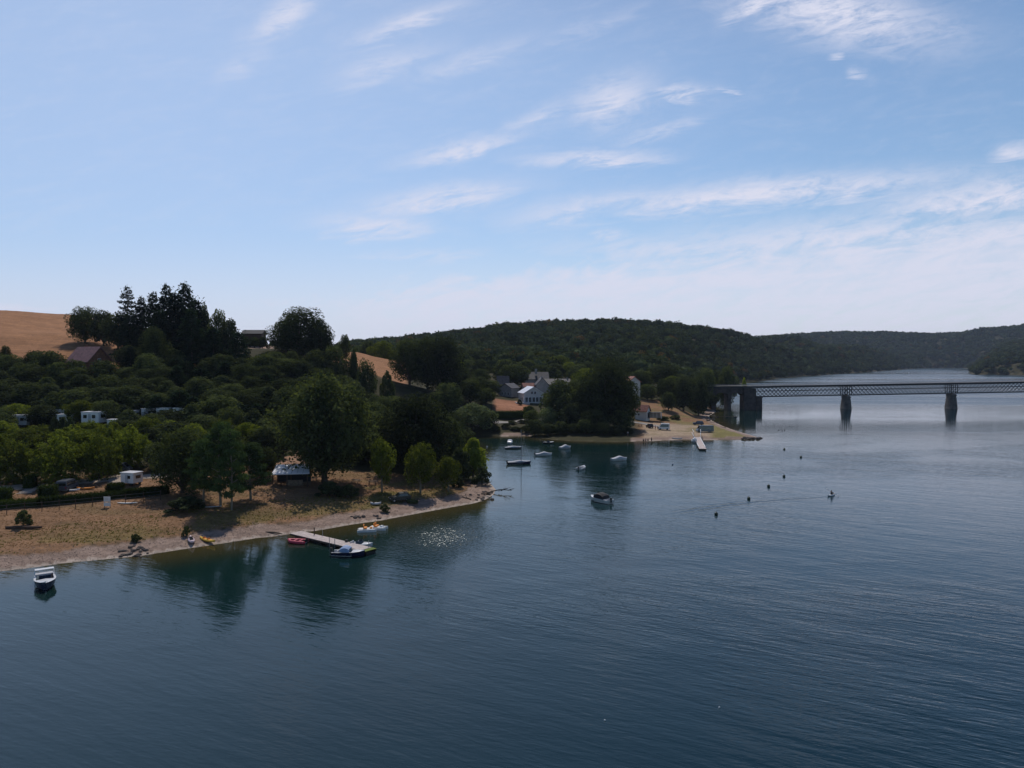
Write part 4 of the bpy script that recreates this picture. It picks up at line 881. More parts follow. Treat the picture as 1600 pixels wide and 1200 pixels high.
# village
D = 352; p = gd(786, D); house('stone_house', p, 5.2, 8, zrow(604, D) - p.z, zrow(588, D) - p.z, 0.06, 'grey house with steep dark roof, left end of the village', M_WALLG, M_SLATE, [('y-', -1.5, 1, .8, 1.1), ('y-', 1.2, 1, .8, 1.1)])
D = 340; p = gd(796, D); house('low_house', p, 8, 6.4, zrow(606, D) - p.z, zrow(599.5, D) - p.z, R(62), 'low grey gabled wing in front of the steep roofed house', M_WALLG, M_SLATE, [('x-', -1.6, .9, .7, 1.3), ('x-', 0.0, .9, .7, 1.3), ('x-', 1.6, .9, .9, 1.3)])
D = 328; p = gd(829, D); p.z = min(p.z, zrow(628, D)); e = house('white_gabled_house', p, 9.5, 9.0, zrow(613.5, D) - p.z, zrow(604.5, D) - p.z, R(105), 'white gabled house with a row of tall dark windows above the lawn', M_WALLW, M_ROOFW,
  [('x-', y, .25, 1.05, 2.1) for y in (-3.4, -1.8, -.1, 1.6, 3.3)] + [('x-', -.75, 3.9, .8, 1.1), ('x-', .75, 3.9, .8, 1.1), ('y+', -2.5, .6, .9, 1.6), ('y+', 0, .6, 1.1, 1.4)], None, .45)
mb = MB(); mb.box((-5.6, 5.6, -.5), (4.5, 6.0, 1.6)); mb.build('terrace', M_WALLW, e)
D = 342; p = gd(846, D); house('tall_gabled_house', p, 8, 5.4, zrow(600, D) - p.z, zrow(590.5, D) - p.z, R(95), 'tall narrow grey gable behind the white gabled house', M_WALLG, M_SLATE, [('x-', 0, 2, .8, 1.2)], (-3.2, .2, .8, .6))
D = 378; p = gd(842, D); house('slate_house', p, 9, 8, zrow(592, D) - p.z, zrow(582, D) - p.z, R(4), 'slate roofed house with tall chimney at the back of the village', M_WALLG, M_SLATE, [], (-1.8, -2.2, 1.8, 1.1), .6)
D = 372; p = gd(826, D); house('slate_annex', p, 5, 6, zrow(592, D) - p.z, zrow(585, D) - p.z, R(8), 'small slate roofed annex left of the tall chimney', M_WALLG, M_SLATE)
D = 362; p = gd(868, D); house('long_house', p, 14, 8, zrow(600, D) - p.z, zrow(592.5, D) - p.z, R(2), 'long low roofed house half hidden behind the light green tall tree', M_WALLG, M_SLATE, [], (6, 0, .8, .6))
D = 345; p = gd(825, D); house('red_roofed_shed', p, 5, 4, zrow(603.5, D) - p.z, zrow(599, D) - p.z, R(12), 'small reddish roofed shed behind the white gabled house', M_WALLG, M_REDTILE, cat='shed')
D = 348; p = gd(716, D); house('small_slate_house', p, 3.6, 4, zrow(595.5, D) - p.z, zrow(591.5, D) - p.z, R(5), 'small grey roofed house among trees left of the village', M_WALLG, M_SLATE)
D = 335; p = gd(984, D); p.z = min(p.z, zrow(612, D)); house('white_house', p, 8.5, 6.2, zrow(596, D) - p.z, zrow(588.5, D) - p.z, R(112), 'white two storey house with reddish roof right of the huge dark tree', M_WALLW, M_REDTILE,
  [('x-', -1.4, 3.1, .9, 1.3), ('x-', 1.2, 3.1, .9, 1.3), ('x-', -1.4, .6, .9, 1.4), ('x-', 1.2, .6, .9, 1.4), ('x-', 0, 5.3, .7, .8)])
D = 303; p = gd(1004, D); p.z = zrow(652.5, D); house('boathouse', p, 5.4, 3.6, zrow(641, D) - p.z, zrow(633.5, D) - p.z, R(-35), 'small white boathouse with red tiled roof beside the parking meadow', M_WALLW, M_REDTILE, [('x+', 0, .1, 1.1, 1.9), ('y-', -.8, .9, .8, .9)], cat='boathouse')
D = 302; p = gd(1024, D); p.z = zrow(653.5, D); e = empty('open_shed', p, .05, label='low open fronted shed with pale posts right of the white boathouse', cat='shed')
mb = MB(); mb.box((0, 0, 2.5), (5.6, 3.2, .16)); mb.build('roof', M_SLATE, e); mb = MB(); mb.box((0, 1.4, 1.2), (5.2, .15, 2.4)); mb.box((-2.6, 0, 1.2), (.12, 2.8, 2.4)); mb.build('back_wall', M_WALLG, e)
for x in (-1.2, .4, 2.3): mb = MB(); mb.box((x, -1.4, 1.2), (.45 if x > 2 else .16, .16, 2.4)); mb.build('post', M_WALLW, e)

# ------------------------------------------------------------------ mobile homes, caravans, cabin
def mobile(name, p, L, Wd, Hh, rz, label, cat, wall=M_WHITE, roofm=M_ROOFW, wheels=False):
    e = empty(name, p, rz, label=label, cat=cat); mb = MB(); z0 = .45
    r_ = .18; prof = [(-Wd / 2, z0), (Wd / 2, z0), (Wd / 2, z0 + Hh - r_), (Wd / 2 - r_, z0 + Hh), (-Wd / 2 + r_, z0 + Hh), (-Wd / 2, z0 + Hh - r_)]
    mb.prism(prof, -L / 2, L / 2, 'x'); mb.build('body', wall, e)
    mb = MB(); mb.box((0, 0, z0 + Hh + .06), (L + .25, Wd + .2, .1)); mb.build('roof', roofm, e)
    for x in ((-L * .28, L * .22) if L > 3.5 else (L * .15,)):
        mb = MB(); mb.box((x, -Wd / 2 - .02, z0 + Hh * .6), (L * .2, .06, Hh * .32)); mb.build('window', M_GLASS, e)
    mb = MB(); mb.box((L / 2 + .02, 0, z0 + Hh * .6), (.06, Wd * .5, Hh * .32)); mb.build('window', M_GLASS, e)
    mb = MB(); mb.box((-L * .02, -Wd / 2 - .02, z0 + Hh * .42), (.7, .05, Hh * .8)); mb.build('door', M_COVER, e)
    for x in ((0,) if wheels else (-L * .3, L * .3)):
        for s in (-1, 1): mb = MB(); mb.tube([(x, s * (Wd / 2 - .25), .3), (x, s * (Wd / 2 - .05), .3)], .3, 12); mb.build('wheel', M_RUBBER, e)
    return e
def mob(px, py, D, L, Wd, Hh, rz, label, cat='mobile home', name='mobile_home', **k):
    p = gd(px, D); zt = zrow(py, D); p.z = max(p.z, zt - Hh - .55); return mobile(name, p, L, Wd, Hh, rz, label, cat, **k)
mob(32, 648, 186, 4.2, 3.2, 2.5, R(6), 'grey walled mobile home with white roof, nearest the left picture edge')
mob(146, 643, 184, 4.6, 3.6, 2.7, R(-3), 'white mobile home with a small dark window in the middle of the campsite')
mob(86, 644, 192, 4.4, 3.0, 2.5, R(22), 'mobile home whose long white roof shows left of the white one')
mob(103, 647, 187, 3.6, 2.6, 2.2, R(12), 'low white roofed caravan just left of the white mobile home', 'caravan', 'caravan', wheels=True)
mob(177, 655, 180, 2.6, 2.0, 2.0, R(0), 'caravan with white roof peeking above the bushes right of the white mobile home', 'caravan', 'caravan', wheels=True)
for px, py, lb in ((204, 641, 'first'), (232, 638, 'second'), (255, 637, 'third'), (281, 637, 'fourth')): mob(px, py, 190, 3.2, 2.1, 2.1, R(4), f'{lb} from the left of the pale caravan roofs among the slope trees', 'caravan', 'caravan', wheels=True)
p = on(206, 757); mobile('camp_cabin', p, 3.0, 2.3, 1.9, R(-16), 'small white camping cabin with lit roof beside the gravel pitch', 'cabin')
p = on(416, 710); mobile('caravan', p, 3.4, 2.2, 2.1, R(5), 'white caravan behind the left end of the white roofed shelter', 'caravan', wheels=True)
p = on(424, 698); mobile('caravan', p, 3.0, 2.2, 2.0, R(-15), 'pale caravan under the dark trees above the shelter', 'caravan', wheels=True)

# ------------------------------------------------------------------ vehicles
def vehicle(name, p, L, Wd, prof, rz, label, cat, paint, glass, wheelr=.33, extra=None):
    """prof: closed side profile (x,z) nose at +x; glass: list of side quads"""
    e = empty(name, p, rz, label=label, cat=cat); n2 = len(prof); rings = []
    zm = max(z for x, z in prof)
    for y, k in ((-1, 1), (-.97, 1), (.97, 1), (1, 1)):
        rings.append([(x * (0.985 if abs(y) == 1 else 1), y * Wd / 2 * (1 - .16 * max(0, (z - .9) / (zm - .8))), z) for x, z in prof])
    mb = MB(); mb.loft(rings); mb.build('body', paint, e)
    def yw(z): return Wd / 2 * (1 - .16 * max(0, (z - .9) / (zm - .8)))
    for q in glass:
        mb = MB()
        if q[0] == 'side':
            for s in (-1, 1): v = [(x, s * (yw(z) + .015), z) for x, z in q[1]]; mb.add(v + [(a, b * .985, c) for a, b, c in v], [(0, 1, 2, 3), (7, 6, 5, 4), (0, 4, 5, 1), (1, 5, 6, 2), (2, 6, 7, 3), (3, 7, 4, 0)])
            mb.build('side_window', M_GLASS, e)
        else:
            (x0, z0), (x1, z1) = q[1]; off = .02 if x0 > 0 else -.02; v = [(x0 + off, -yw(z0) * .86, z0), (x0 + off, yw(z0) * .86, z0), (x1 + off, yw(z1) * .86, z1), (x1 + off, -yw(z1) * .86, z1)]
            mb.add(v + [(a - off * 2, b, c) for a, b, c in v], [(0, 1, 2, 3), (7, 6, 5, 4), (0, 4, 5, 1), (1, 5, 6, 2), (2, 6, 7, 3), (3, 7, 4, 0)]); mb.build('windscreen' if x0 > 0 else 'rear_window', M_GLASS, e)
    for x in (-L * .3, L * .31):
        for s in (-1, 1):
            mb = MB(); mb.tube([(x, s * (Wd / 2 - .2), wheelr), (x, s * (Wd / 2 + .02), wheelr)], wheelr, 14); wh = mb.build('wheel', M_RUBBER, e)
            mb = MB(); mb.tube([(x, s * (Wd / 2 + .0), wheelr), (x, s * (Wd / 2 + .035), wheelr)], wheelr * .55, 10); mb.build('rim', M_GREY, wh)
    for s in (-1, 1): mb = MB(); mb.box((L / 2 - .02, s * Wd * .36, .72), (.1, .3, .16)); mb.build('headlight', M_WHITE, e)
    for s in (-1, 1): mb = MB(); mb.box((-L / 2 + .02, s * Wd * .40, .85), (.1, .16, .24)); mb.build('tail_light', M_RED, e)
    return e
def suv(p, rz, label, paint, L=4.5, cat='car', name='parked_car'):
    h = L / 2; return vehicle(name, p, L, 1.85, [(-h, .35), (h, .35), (h, .75), (h - .15, .95), (h - 1.15, 1.08), (h - 1.85, 1.62), (-h + .55, 1.66), (-h + .08, 1.05)], rz, label, cat, paint,
      [('side', [(-h + .6, 1.1), (h - 1.5, 1.1), (h - 1.95, 1.52), (-h + .75, 1.55)]), ('f', ((h - 1.22, 1.12), (h - 1.78, 1.56))), ('r', ((-h + .14, 1.12), (-h + .48, 1.56)))])
def vanv(p, rz, label, paint, L=5.0, H=2.1, cat='van', name='parked_van'):
    h = L / 2; return vehicle(name, p, L, 2.0, [(-h, .35), (h, .35), (h, .85), (h - .35, 1.15), (h - 1.15, H - .08), (h - 1.5, H), (-h + .1, H), (-h, H - .12)], rz, label, cat, paint,
      [('side', [(-h + .35, 1.15), (h - .75, 1.15), (h - 1.25, H - .35), (-h + .35, H - .35)]), ('f', ((h - .42, 1.2), (h - 1.08, H - .15))), ('r', ((-h + .0, 1.2), (-h + .0, H - .35)))], .35)
vanv(on(105, 766), R(97), 'dark blue grey van seen from behind beside the square hedge', M_VAN, 4.6, 2.05)
vanv(on(188, 738), R(10), 'grey camper van in the shade behind the white cabin', M_VAN, 4.0, 2.0)
suv(on(171, 738), R(80), 'white car behind the hedge left of the white cabin', M_WHITE)
suv(on(625, 783), R(200), 'dark blue car parked on the meadow beside the covered boat', M_BLACK, 4.0)  # near-black paint on a blue car: the trees' shade put into its colour
vanv(on(1037, 671.5), R(170), 'white camper van with dark windows on the parking meadow', M_WHITE, 4.4, 2.5)
suv(on(1015, 668.5), R(100), 'dark car left of the white camper van', M_BLACK, 3.6)
vanv(on(1101, 675.5), R(186), 'long dark camper van near the second jetty', M_VAN, 6.4, 2.6)
suv(on(1091, 664), R(170), 'blue car behind the long dark camper van', M_BLUEVAN, 4.4)
# ------------------------------------------------------------------ boats
def hull_rings(L, B, Hs, full=.55, n_=9, flare=.12):
    rings = []
    for i in range(n_):
        t = i / (n_ - 1); b_ = B / 2 * (min(1, (.86 + .3 * t)) if t < .5 else (1 - ((t - .5) / .5) ** 2.3) * 1.0) ; b_ = max(b_, .015)
        x = -L / 2 + L * t; zs = Hs * (1 + .28 * t * t); zk = -.18 + .16 * max(0, t - .6) / .4
        rings.append([(x, -b_, zs), (x - .02 * L * t, -b_ * .86, Hs * .35), (x - .05 * L * t, -b_ * .45, -.1), (x - .06 * L * t, 0, zk), (x - .05 * L * t, b_ * .45, -.1), (x - .02 * L * t, b_ * .86, Hs * .35), (x, b_, zs)])
    return rings
def boat(name, p, L, B, Hs, rz, label, hullm=M_GEL, deckm=M_GEL, cover=None, canopy=None, windshield=False, motor=True, seats=True, cat='boat', group=None, deckhouse=None):
    e = empty(name, (p.x, p.y, .0), rz, label=label, cat=cat, group=group); rings = hull_rings(L, B, Hs); n_ = len(rings)
    mb = MB(); vs = [q for r in rings for q in r]; fs = [(i * 7 + k, i * 7 + k + 1, i * 7 + k + 8, i * 7 + k + 7) for i in range(n_ - 1) for k in range(6)] + [tuple(range(7))]
    mb.add(vs, fs); mb.build('hull', hullm, e, True)
    # gunwale rim and foredeck, open well behind
    mb = MB(); r0 = [r[0] for r in rings]; r1 = [r[-1] for r in rings]; inn = .80; k0 = 5
    for i in range(k0):
        a, b_, c, d = r0[i], r0[i + 1], r1[i], r1[i + 1]
        A2, B2, C2, D2 = (a[0], a[1] * inn, a[2]), (b_[0], b_[1] * inn, b_[2]), (c[0], c[1] * inn, c[2]), (d[0], d[1] * inn, d[2])
        up = .03; q = lambda v: (v[0], v[1], v[2] + up)
        mb.add([q(a), q(b_), q(B2), q(A2)], [(0, 1, 2, 3)]); mb.add([q(c), q(d), q(D2), q(C2)], [(3, 2, 1, 0)])
        lo = lambda v: (v[0], v[1], .12)
        mb.add([q(A2), q(B2), lo(B2), lo(A2)], [(0, 1, 2, 3)]); mb.add([q(C2), q(D2), lo(D2), lo(C2)], [(3, 2, 1, 0)]); mb.add([lo(A2), lo(B2), lo(D2), lo(C2)], [(0, 1, 2, 3)])
    fv = [(r[0][0], r[0][1], r[0][2] + .03) for r in rings[k0:]] + [(r[-1][0], r[-1][1], r[-1][2] + .03) for r in rings[k0:]][::-1]; m2 = n_ - k0
    mid = [(r[0][0], 0, r[0][2] + .14) for r in rings[k0:]]; nv = len(fv); allv = fv + mid
    ff = [(i, i + 1, nv + i + 1, nv + i) for i in range(m2 - 1)] + [(nv + i, nv + i + 1, nv - 2 - i, nv - 1 - i) for i in range(m2 - 1)]; mb.add(allv, ff)
    xk = rings[k0][0][0]; mb.add([(xk, -rings[k0][0][1] * -1, rings[k0][0][2] + .03), (xk, rings[k0][0][1], rings[k0][0][2] + .03), (xk, rings[k0][0][1], .12), (xk, -rings[k0][0][1], .12)], [(0, 1, 2, 3)])
    mb.build('deck', deckm, e)
    if cover:
        mb = MB(); rr_ = []
        for i, r in enumerate(rings):
            t = i / (n_ - 1); hh = Hs * (1 + .28 * t * t) + .08 + (.62 * math.exp(-((t - .52) / .20) ** 2) + .12 * math.sin(math.pi * t)) * cover[1]
            b_ = r[-1][1] * 1.03; x = r[0][0]; rr_.append([(x, -b_, r[0][2] - .06), (x, -b_ * .78, r[0][2] + (hh - r[0][2]) * .75), (x, 0, hh), (x, b_ * .78, r[0][2] + (hh - r[0][2]) * .75), (x, b_, r[0][2] - .06)])
        mb.loft(rr_, close=False, cap=True); mb.build('cover', cover[0], e)
    else:
        if seats:
            for x in (-L * .28, -L * .06):
                mb = MB(); mb.box((x, 0, .36), (.42, B * .62, .22)); mb.box((x - .2, 0, .6), (.12, B * .62, .42)); mb.build('seat', M_COVER, e)
        if windshield:
            mb = MB(); x = L * .08; z = Hs * 1.07; pts = [(x - .55, -B * .40), (x + .12, -B * .30), (x + .3, 0), (x + .12, B * .30), (x - .55, B * .40)]
            v = [(a, b_, z) for a, b_ in pts] + [(a - .28, b_ * .86, z + .48) for a, b_ in pts] + [(a - .05, b_ * .95, z) for a, b_ in pts] + [(a - .32, b_ * .82, z + .46) for a, b_ in pts]
            mb.add(v, [(i, i + 1, i + 6, i + 5) for i in range(4)] + [(i + 10, i + 15, i + 16, i + 11) for i in range(4)] + [(i + 5, i + 6, i + 16, i + 15) for i in range(4)]); mb.build('windscreen', M_GLASS, e)
    if canopy:
        mb = MB(); rr_ = []; cm, x0, x1, ht = canopy
        for i in range(6):
            t = i / 5; x = x0 + (x1 - x0) * t; z = Hs + ht * (1 - .35 * (2 * t - 1) ** 2); rr_.append([(x, -B * .44, Hs + .1), (x, -B * .40, z * .82 + .1), (x, -B * .18, z), (x, B * .18, z), (x, B * .40, z * .82 + .1), (x, B * .44, Hs + .1)])
        mb.loft(rr_, close=False, cap=True); mb.build('canopy', cm, e)
    if motor:
        mb = MB(); x = -L / 2 - .22; mb.box((x, 0, Hs + .28), (.42, .34, .42), taper=.8); mb.box((x - .02, 0, Hs - .15), (.2, .16, .6)); mb.box((x, 0, -.15), (.3, .1, .35)); mb.build('outboard_motor', M_BLACK, e)
    return e
# nearest boat: cabin cruiser style runabout, bow towards the camera
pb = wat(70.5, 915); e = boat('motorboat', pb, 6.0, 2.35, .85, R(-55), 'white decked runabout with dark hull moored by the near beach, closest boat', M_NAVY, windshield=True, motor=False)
mb = MB(); mb.box((-2.1, 0, .98), (1.0, 1.9, .16)); mb.box((-2.2, 0, .80), (.8, 1.7, .3)); mb.build('sun_pad', M_COVER, e)
mb = MB()
for s in (-1, 1): mb.tube([(-2.5, s * 1.02, .9), (-2.0, s * 1.0, 1.65), (-1.5, s * 1.0, 1.65), (-.9, s * 1.02, 1.0)], .035, 6)
mb.box((-1.75, 0, 1.68), (.75, 2.0, .07)); mb.build('roll_bar', M_WHITE, e)
mb = MB(); mb.tube([(2.75, -.2, 1.15), (2.85, 0, 1.25), (2.75, .2, 1.15)], .03, 5); mb.tube([(-3.15, -.7, .3), (-3.3, 0, .3), (-3.15, .7, .3)], .05, 5); mb.build('rail', M_GREY, e)
# jetty boats
boat('motorboat', wat(545, 868.5), 4.7, 1.95, .62, R(-4), 'navy hulled motorboat under a blue and white canopy at the end of the wooden jetty', M_NAVY, M_GEL, None, (M_BLUEF, -1.1, .25, .85), True)
boat('motorboat', wat(563, 854.5), 4.0, 1.75, .5, R(-12), 'small white open boat on the far side of the wooden jetty', M_GEL, M_GEL, None, None, True, True)
# moored boats in the bay
MG = 'boats moored in the bay'
boat('motorboat', wat(938, 784), 5.4, 2.5, .75, R(128), 'white motorboat with black canopy and black outboard, nearest to the camera in the bay', M_GEL, M_GEL, None, (M_DARKF, -1.5, .9, 1.15), False, True, group=MG)
boat('motorboat', wat(849.5, 712), 4.9, 1.8, .55, R(8), 'white covered boat with black motor on its left, right of the sailing boat', M_GEL, M_GEL, (M_COVER, .8), group=MG)
boat('motorboat', wat(883, 701), 3.9, 1.8, .55, R(20), 'grey covered small motorboat in the middle of the bay', M_COVER, M_GEL, (M_COVER, 1.0), motor=False, group=MG)
boat('motorboat', wat(908.5, 733), 4.4, 1.9, .5, R(66), 'white open boat seen from behind with a black outboard', M_GEL, M_GEL, group=MG)
boat('motorboat', wat(967.5, 719.5), 4.6, 2.0, .6, R(14), 'white covered boat, farthest right in the bay', M_GEL, M_GEL, (M_COVER, .9), motor=False, group=MG)
boat('motorboat', wat(802, 701), 5.4, 1.7, .45, R(6), 'long low grey boat under a pale cover behind the sailing boat', M_GREY, M_GEL, (M_COVER, .5), motor=False, group=MG)
boat('motorboat', wat(797, 693), 3.0, 1.8, .6, R(80), 'small white boat with domed cover near the bay road', M_GEL, M_GEL, (M_WHITE, 1.1), motor=False, group=MG)
boat('motorboat', wat(724, 694), 3.6, 1.7, .7, R(15), 'white boat half hidden behind the yellow green shrub', M_GEL, M_GEL, (M_WHITE, .7), motor=False, group=MG)
boat('motorboat', wat(857, 693), 3.6, 1.5, .45, R(-4), 'dark hulled boat with white rim near the back of the bay', M_STEEL, M_GEL, None, None, True, True, group=MG)
boat('motorboat', wat(1420, 583.2), 5.0, 2.2, .9, R(20), 'tiny white boat far up the lake beyond the bridge', M_GEL, M_GEL, None, (M_WHITE, -.6, 1.2, 1.6))
e = boat('sailing_boat', wat(811.5, 725), 6.4, 2.1, .6, R(10), 'sailing boat with bare mast and dark hull moored in the bay', M_NAVY, M_GEL, (M_COVER, .5), motor=True, cat='sailing boat')
mb = MB(); mb.tube([(.5, 0, .5), (.5, 0, 9.3)], [.07, .05], 6); mb.build('mast', M_GREY, e); mb = MB(); mb.tube([(.45, 0, 1.5), (-2.4, 0, 1.4)], .09, 6); mb.build('boom', M_COVER, e)
mb = MB(); mb.tube([(.5, 0, 8.8), (3.1, 0, .8)], .015, 4); mb.tube([(.5, 0, 9.2), (-3.0, 0, .7)], .015, 4)
for s in (-1, 1): mb.tube([(.5, 0, 7.8), (.4, s * 1.0, .65)], .015, 4)
mb.build('rigging', M_GREY, e); mb = MB(); mb.tube([(2.9, -.35, .9), (3.15, 0, 1.35), (2.9, .35, .9)], .03, 5); mb.build('rail', M_GREY, e)
# inflatable
p = wat(465, 848); e = empty('inflatable_boat', (p.x, p.y, 0), R(168), label='red inflatable boat tied to the shore end of the wooden jetty', cat='inflatable boat')
mb = MB(); pts = [(-1.5, -.68, .22), (0, -.72, .24), (.9, -.58, .28), (1.45, 0, .38), (.9, .58, .28), (0, .72, .24), (-1.5, .68, .22)]
sm_ = []
for i in range(len(pts) - 1):
    for k in range(5): sm_.append(tuple(Vector(pts[i]).lerp(Vector(pts[i + 1]), k / 5)))
sm_.append(pts[-1]); mb.tube(sm_, .24, 10); mb.build('tube', M_RED, e, True)
mb = MB(); mb.box((-.3, 0, .12), (2.4, 1.15, .08)); mb.build('floor', M_COVER, e); mb = MB(); mb.box((-1.35, 0, .36), (.08, 1.1, .5)); mb.build('transom', M_BLACK, e)
for x in (-.6, .3): mb = MB(); mb.box((x, 0, .42), (.28, 1.15, .08)); mb.build('seat', M_RED, e)
mb = MB(); mb.box((-1.6, 0, .6), (.3, .28, .5), taper=.8); mb.box((-1.6, 0, .0), (.14, .1, .7)); mb.build('outboard_motor', M_BLACK, e)
# pedal boats
def pedalo(p, rz, label, slide):
    e = empty('pedal_boat', (p.x, p.y, 0), rz, label=label, cat='pedal boat', group='pedal boats tied by the beach')
    for s in (-1, 1):
        mb = MB(); rings = []
        for t, w_, z1 in ((-1.5, .14, .3), (-1.3, .27, .38), (0, .3, .4), (1.1, .27, .42), (1.6, .05, .48)): rings.append([(t, s * .55 - w_, z1), (t, s * .55 - w_ * .8, -.05), (t, s * .55 + w_ * .8, -.05), (t, s * .55 + w_, z1)])
        mb.loft(rings); mb.build('float', M_WHITE, e)
    mb = MB(); mb.box((-.1, 0, .42), (2.2, 1.15, .1)); mb.build('deck', M_WHITE, e)
    for s in (-1, 1): mb = MB(); mb.box((-.2, s * .32, .58), (.5, .44, .2)); mb.box((-.48, s * .32, .85), (.12, .44, .5)); mb.build('seat', M_ORANGE, e)
    mb = MB(); mb.box((.7, 0, .55), (.5, .9, .25), taper=.6); mb.build('pedal_box', M_ORANGE if slide else M_WHITE, e)
pedalo(wat(573, 830), R(8), 'white pedal boat with orange seats, the left of the pair', True); pedalo(wat(590, 827), R(-10), 'white pedal boat with orange seats, the right of the pair', False)
# kayaks and boards
def kayak(p, L, B, rz, label, m, name='kayak', cat='kayak', z=.05, Hh=.32, seats=2, tilt=0):
    e = empty(name, (p.x, p.y, p.z + z), rz, label=label, cat=cat); e.rotation_euler = (tilt, 0, rz); mb = MB(); rings = []
    for i in range(11):
        t = i / 10; b_ = max(.02, B / 2 * math.sin(math.pi * (.04 + .92 * t)) ** .7); zz = .16 * abs(2 * t - 1) ** 2.5 * (1 if Hh > .2 else .4); x = -L / 2 + L * t
        rings.append([(x, -b_, zz + Hh * .62), (x, -b_ * .7, zz + .05), (x, 0, zz), (x, b_ * .7, zz + .05), (x, b_, zz + Hh * .62), (x, b_ * .5, zz + Hh), (x, -b_ * .5, zz + Hh)])
    mb.loft(rings); mb.build('hull' if Hh > .2 else 'board', m, e, True)
    for k in range(seats):
        x = -L * .16 + k * L * .3; mb = MB(); mb.box((x, 0, Hh + .0), (L * .15, B * .52, .04)); mb.box((x - L * .07, 0, Hh + .1), (.06, B * .5, .2)); mb.build('seat', M_DARKF if m is not M_YEL else M_ORANGE, e)
    return e
kayak(on(299, 846), 3.9, 1.0, R(-62), 'pale pink and white kayak lying on the beach left of the yellow one', M_PINK)
kayak(on(324, 846), 3.9, .95, R(-36), 'yellow kayak lying on the beach at the water line', M_YEL)
kayak(on(199, 787), 3.4, .75, R(3), 'white and blue paddle board lying on the meadow beside the sign board', M_WHITE, 'paddle_board', 'paddle board', .04, .14, 0)
kayak(on(330, 793), 3.4, .7, R(14), 'pale green paddle board lying in the shade beneath the pines', M_COVER, 'paddle_board', 'paddle board', .04, .14, 0)
kayak(on(587, 789), 2.0, .9, R(2), 'small pale dinghy resting on the grass near the shore shade', M_COVER, 'dinghy', 'dinghy', .04, .4, 1)
kayak(on(644, 787), 3.0, 1.5, R(-38), 'boat under a dark green cover on the beach beside the parked blue car', LEAF['oak'], 'covered_boat', 'boat', .05, .7, 0)
kayak(on(134, 765), 3.0, .7, R(10), 'orange canoe lying behind the long low hedge', M_ORANGE, 'canoe', 'canoe', .05, .34, 1)
kayak(on(110, 768), 3.2, .7, R(10), 'white canoe lying behind the long low hedge, left of the orange one', M_WHITE, 'canoe', 'canoe', .05, .34, 1)
kayak(on(1058, 686), 3.6, .7, R(-20), 'pale upturned canoe on the sand left of the second jetty', M_COVER, 'canoe', 'canoe', .03, .34, 0)
boat('rowing_boat', wat(1084, 691), 3.6, 1.6, .6, R(95), 'white boat with pale hoops beside the second jetty', M_GEL, M_GEL, None, (M_WHITE, -1.2, -.2, 1.0), False, False)
# ------------------------------------------------------------------ jetties
def jetty(name, A_, B_, Wd, label, z=.55, endm=None, rails=None):
    d = B_ - A_; L = math.hypot(d.x, d.y); e = empty(name, (A_.x, A_.y, 0), math.atan2(d.y, d.x), label=label, cat='jetty')
    nb = 3; mb = MB(); k = int(L / .16)
    for i in range(k):
        if endm and i > k - 8: continue
        mb.box((i * L / k + .08, 0, z), (L / k - .02, Wd, .06))
    mb.build('planking', M_PLANK, e); mb = MB()
    for s in (-1, 1): mb.box((L / 2, s * (Wd / 2 - .06), z - .16), (L, .1, .24))
    mb.build('beam', M_WOODD, e)
    if endm: mb = MB(); mb.box((L - .5, 0, z + .0), (1.0, Wd + .04, .07)); mb.build('end_plank', endm, e)
    x = L * .35
    while x < L:
        mb = MB(); mb.box((x, 0, .12), (1.6, Wd * .86, .5)); mb.build('float', M_BLACK, e); x += L * .2
    for x, s in ([(L * .55, -1), (L * .62, -1), (L * .9, 1), (L * .3, 1)]): mb = MB(); mb.tube([(x, s * (Wd / 2 + .06), -1), (x, s * (Wd / 2 + .06), 1.5)], .05, 6); mb.build('mooring_post', M_GREY, e)
    return e
jetty('wooden_jetty', wat(462, 837.5), wat(580, 866), 2.1, 'long pale wooden jetty with motorboats moored at its green end', .6, M_ALGAE)
e = jetty('floating_jetty', wat(1089, 685.5), wat(1098, 704), 2.2, 'grey floating jetty with white edges on the far promontory')
mb = MB()
for s in (-1, 1): mb.tube([(-6, s * 1.5, 1.6), (2.0, s * 1.2, .9), (2, s * 1.2, 2.6), (-4, s * 1.4, 3.0)], .09, 5)
mb.build('gangway_rail', M_WHITE, e)
mb = MB(); mb.box((15, -1.0, .68), (30, .22, .1)); mb.box((15, 1.0, .68), (30, .22, .1)); mb.build('edge_board', M_WHITE, e)
for (x0, y0, x1, y1, lb) in ((1096, 660.5, 1130, 661.5, 'long dark floating boom behind the camper van'), (1108, 666, 1134, 669.5, 'lower dark floating boom beside the camper van'), (1119, 652.2, 1151, 652.4, 'row of dark pontoons beneath the bridge')):
    a, b_ = wat(x0, y0), wat(x1, y1); d = b_ - a; L = math.hypot(d.x, d.y); e = empty('floating_boom', (a.x, a.y, 0), math.atan2(d.y, d.x), label=lb, cat='pontoon')
    mb = MB(); mb.box((L / 2, 0, .42), (L, .35, .14)); mb.build('beam', M_WOODD, e); x = .8
    while x < L: mb = MB(); mb.tube([(x - .6, 0, .12), (x + .6, 0, .12)], .34, 8); mb.build('float', M_BLACK, e); x += 3.0 if 'boom' in lb else 4.2
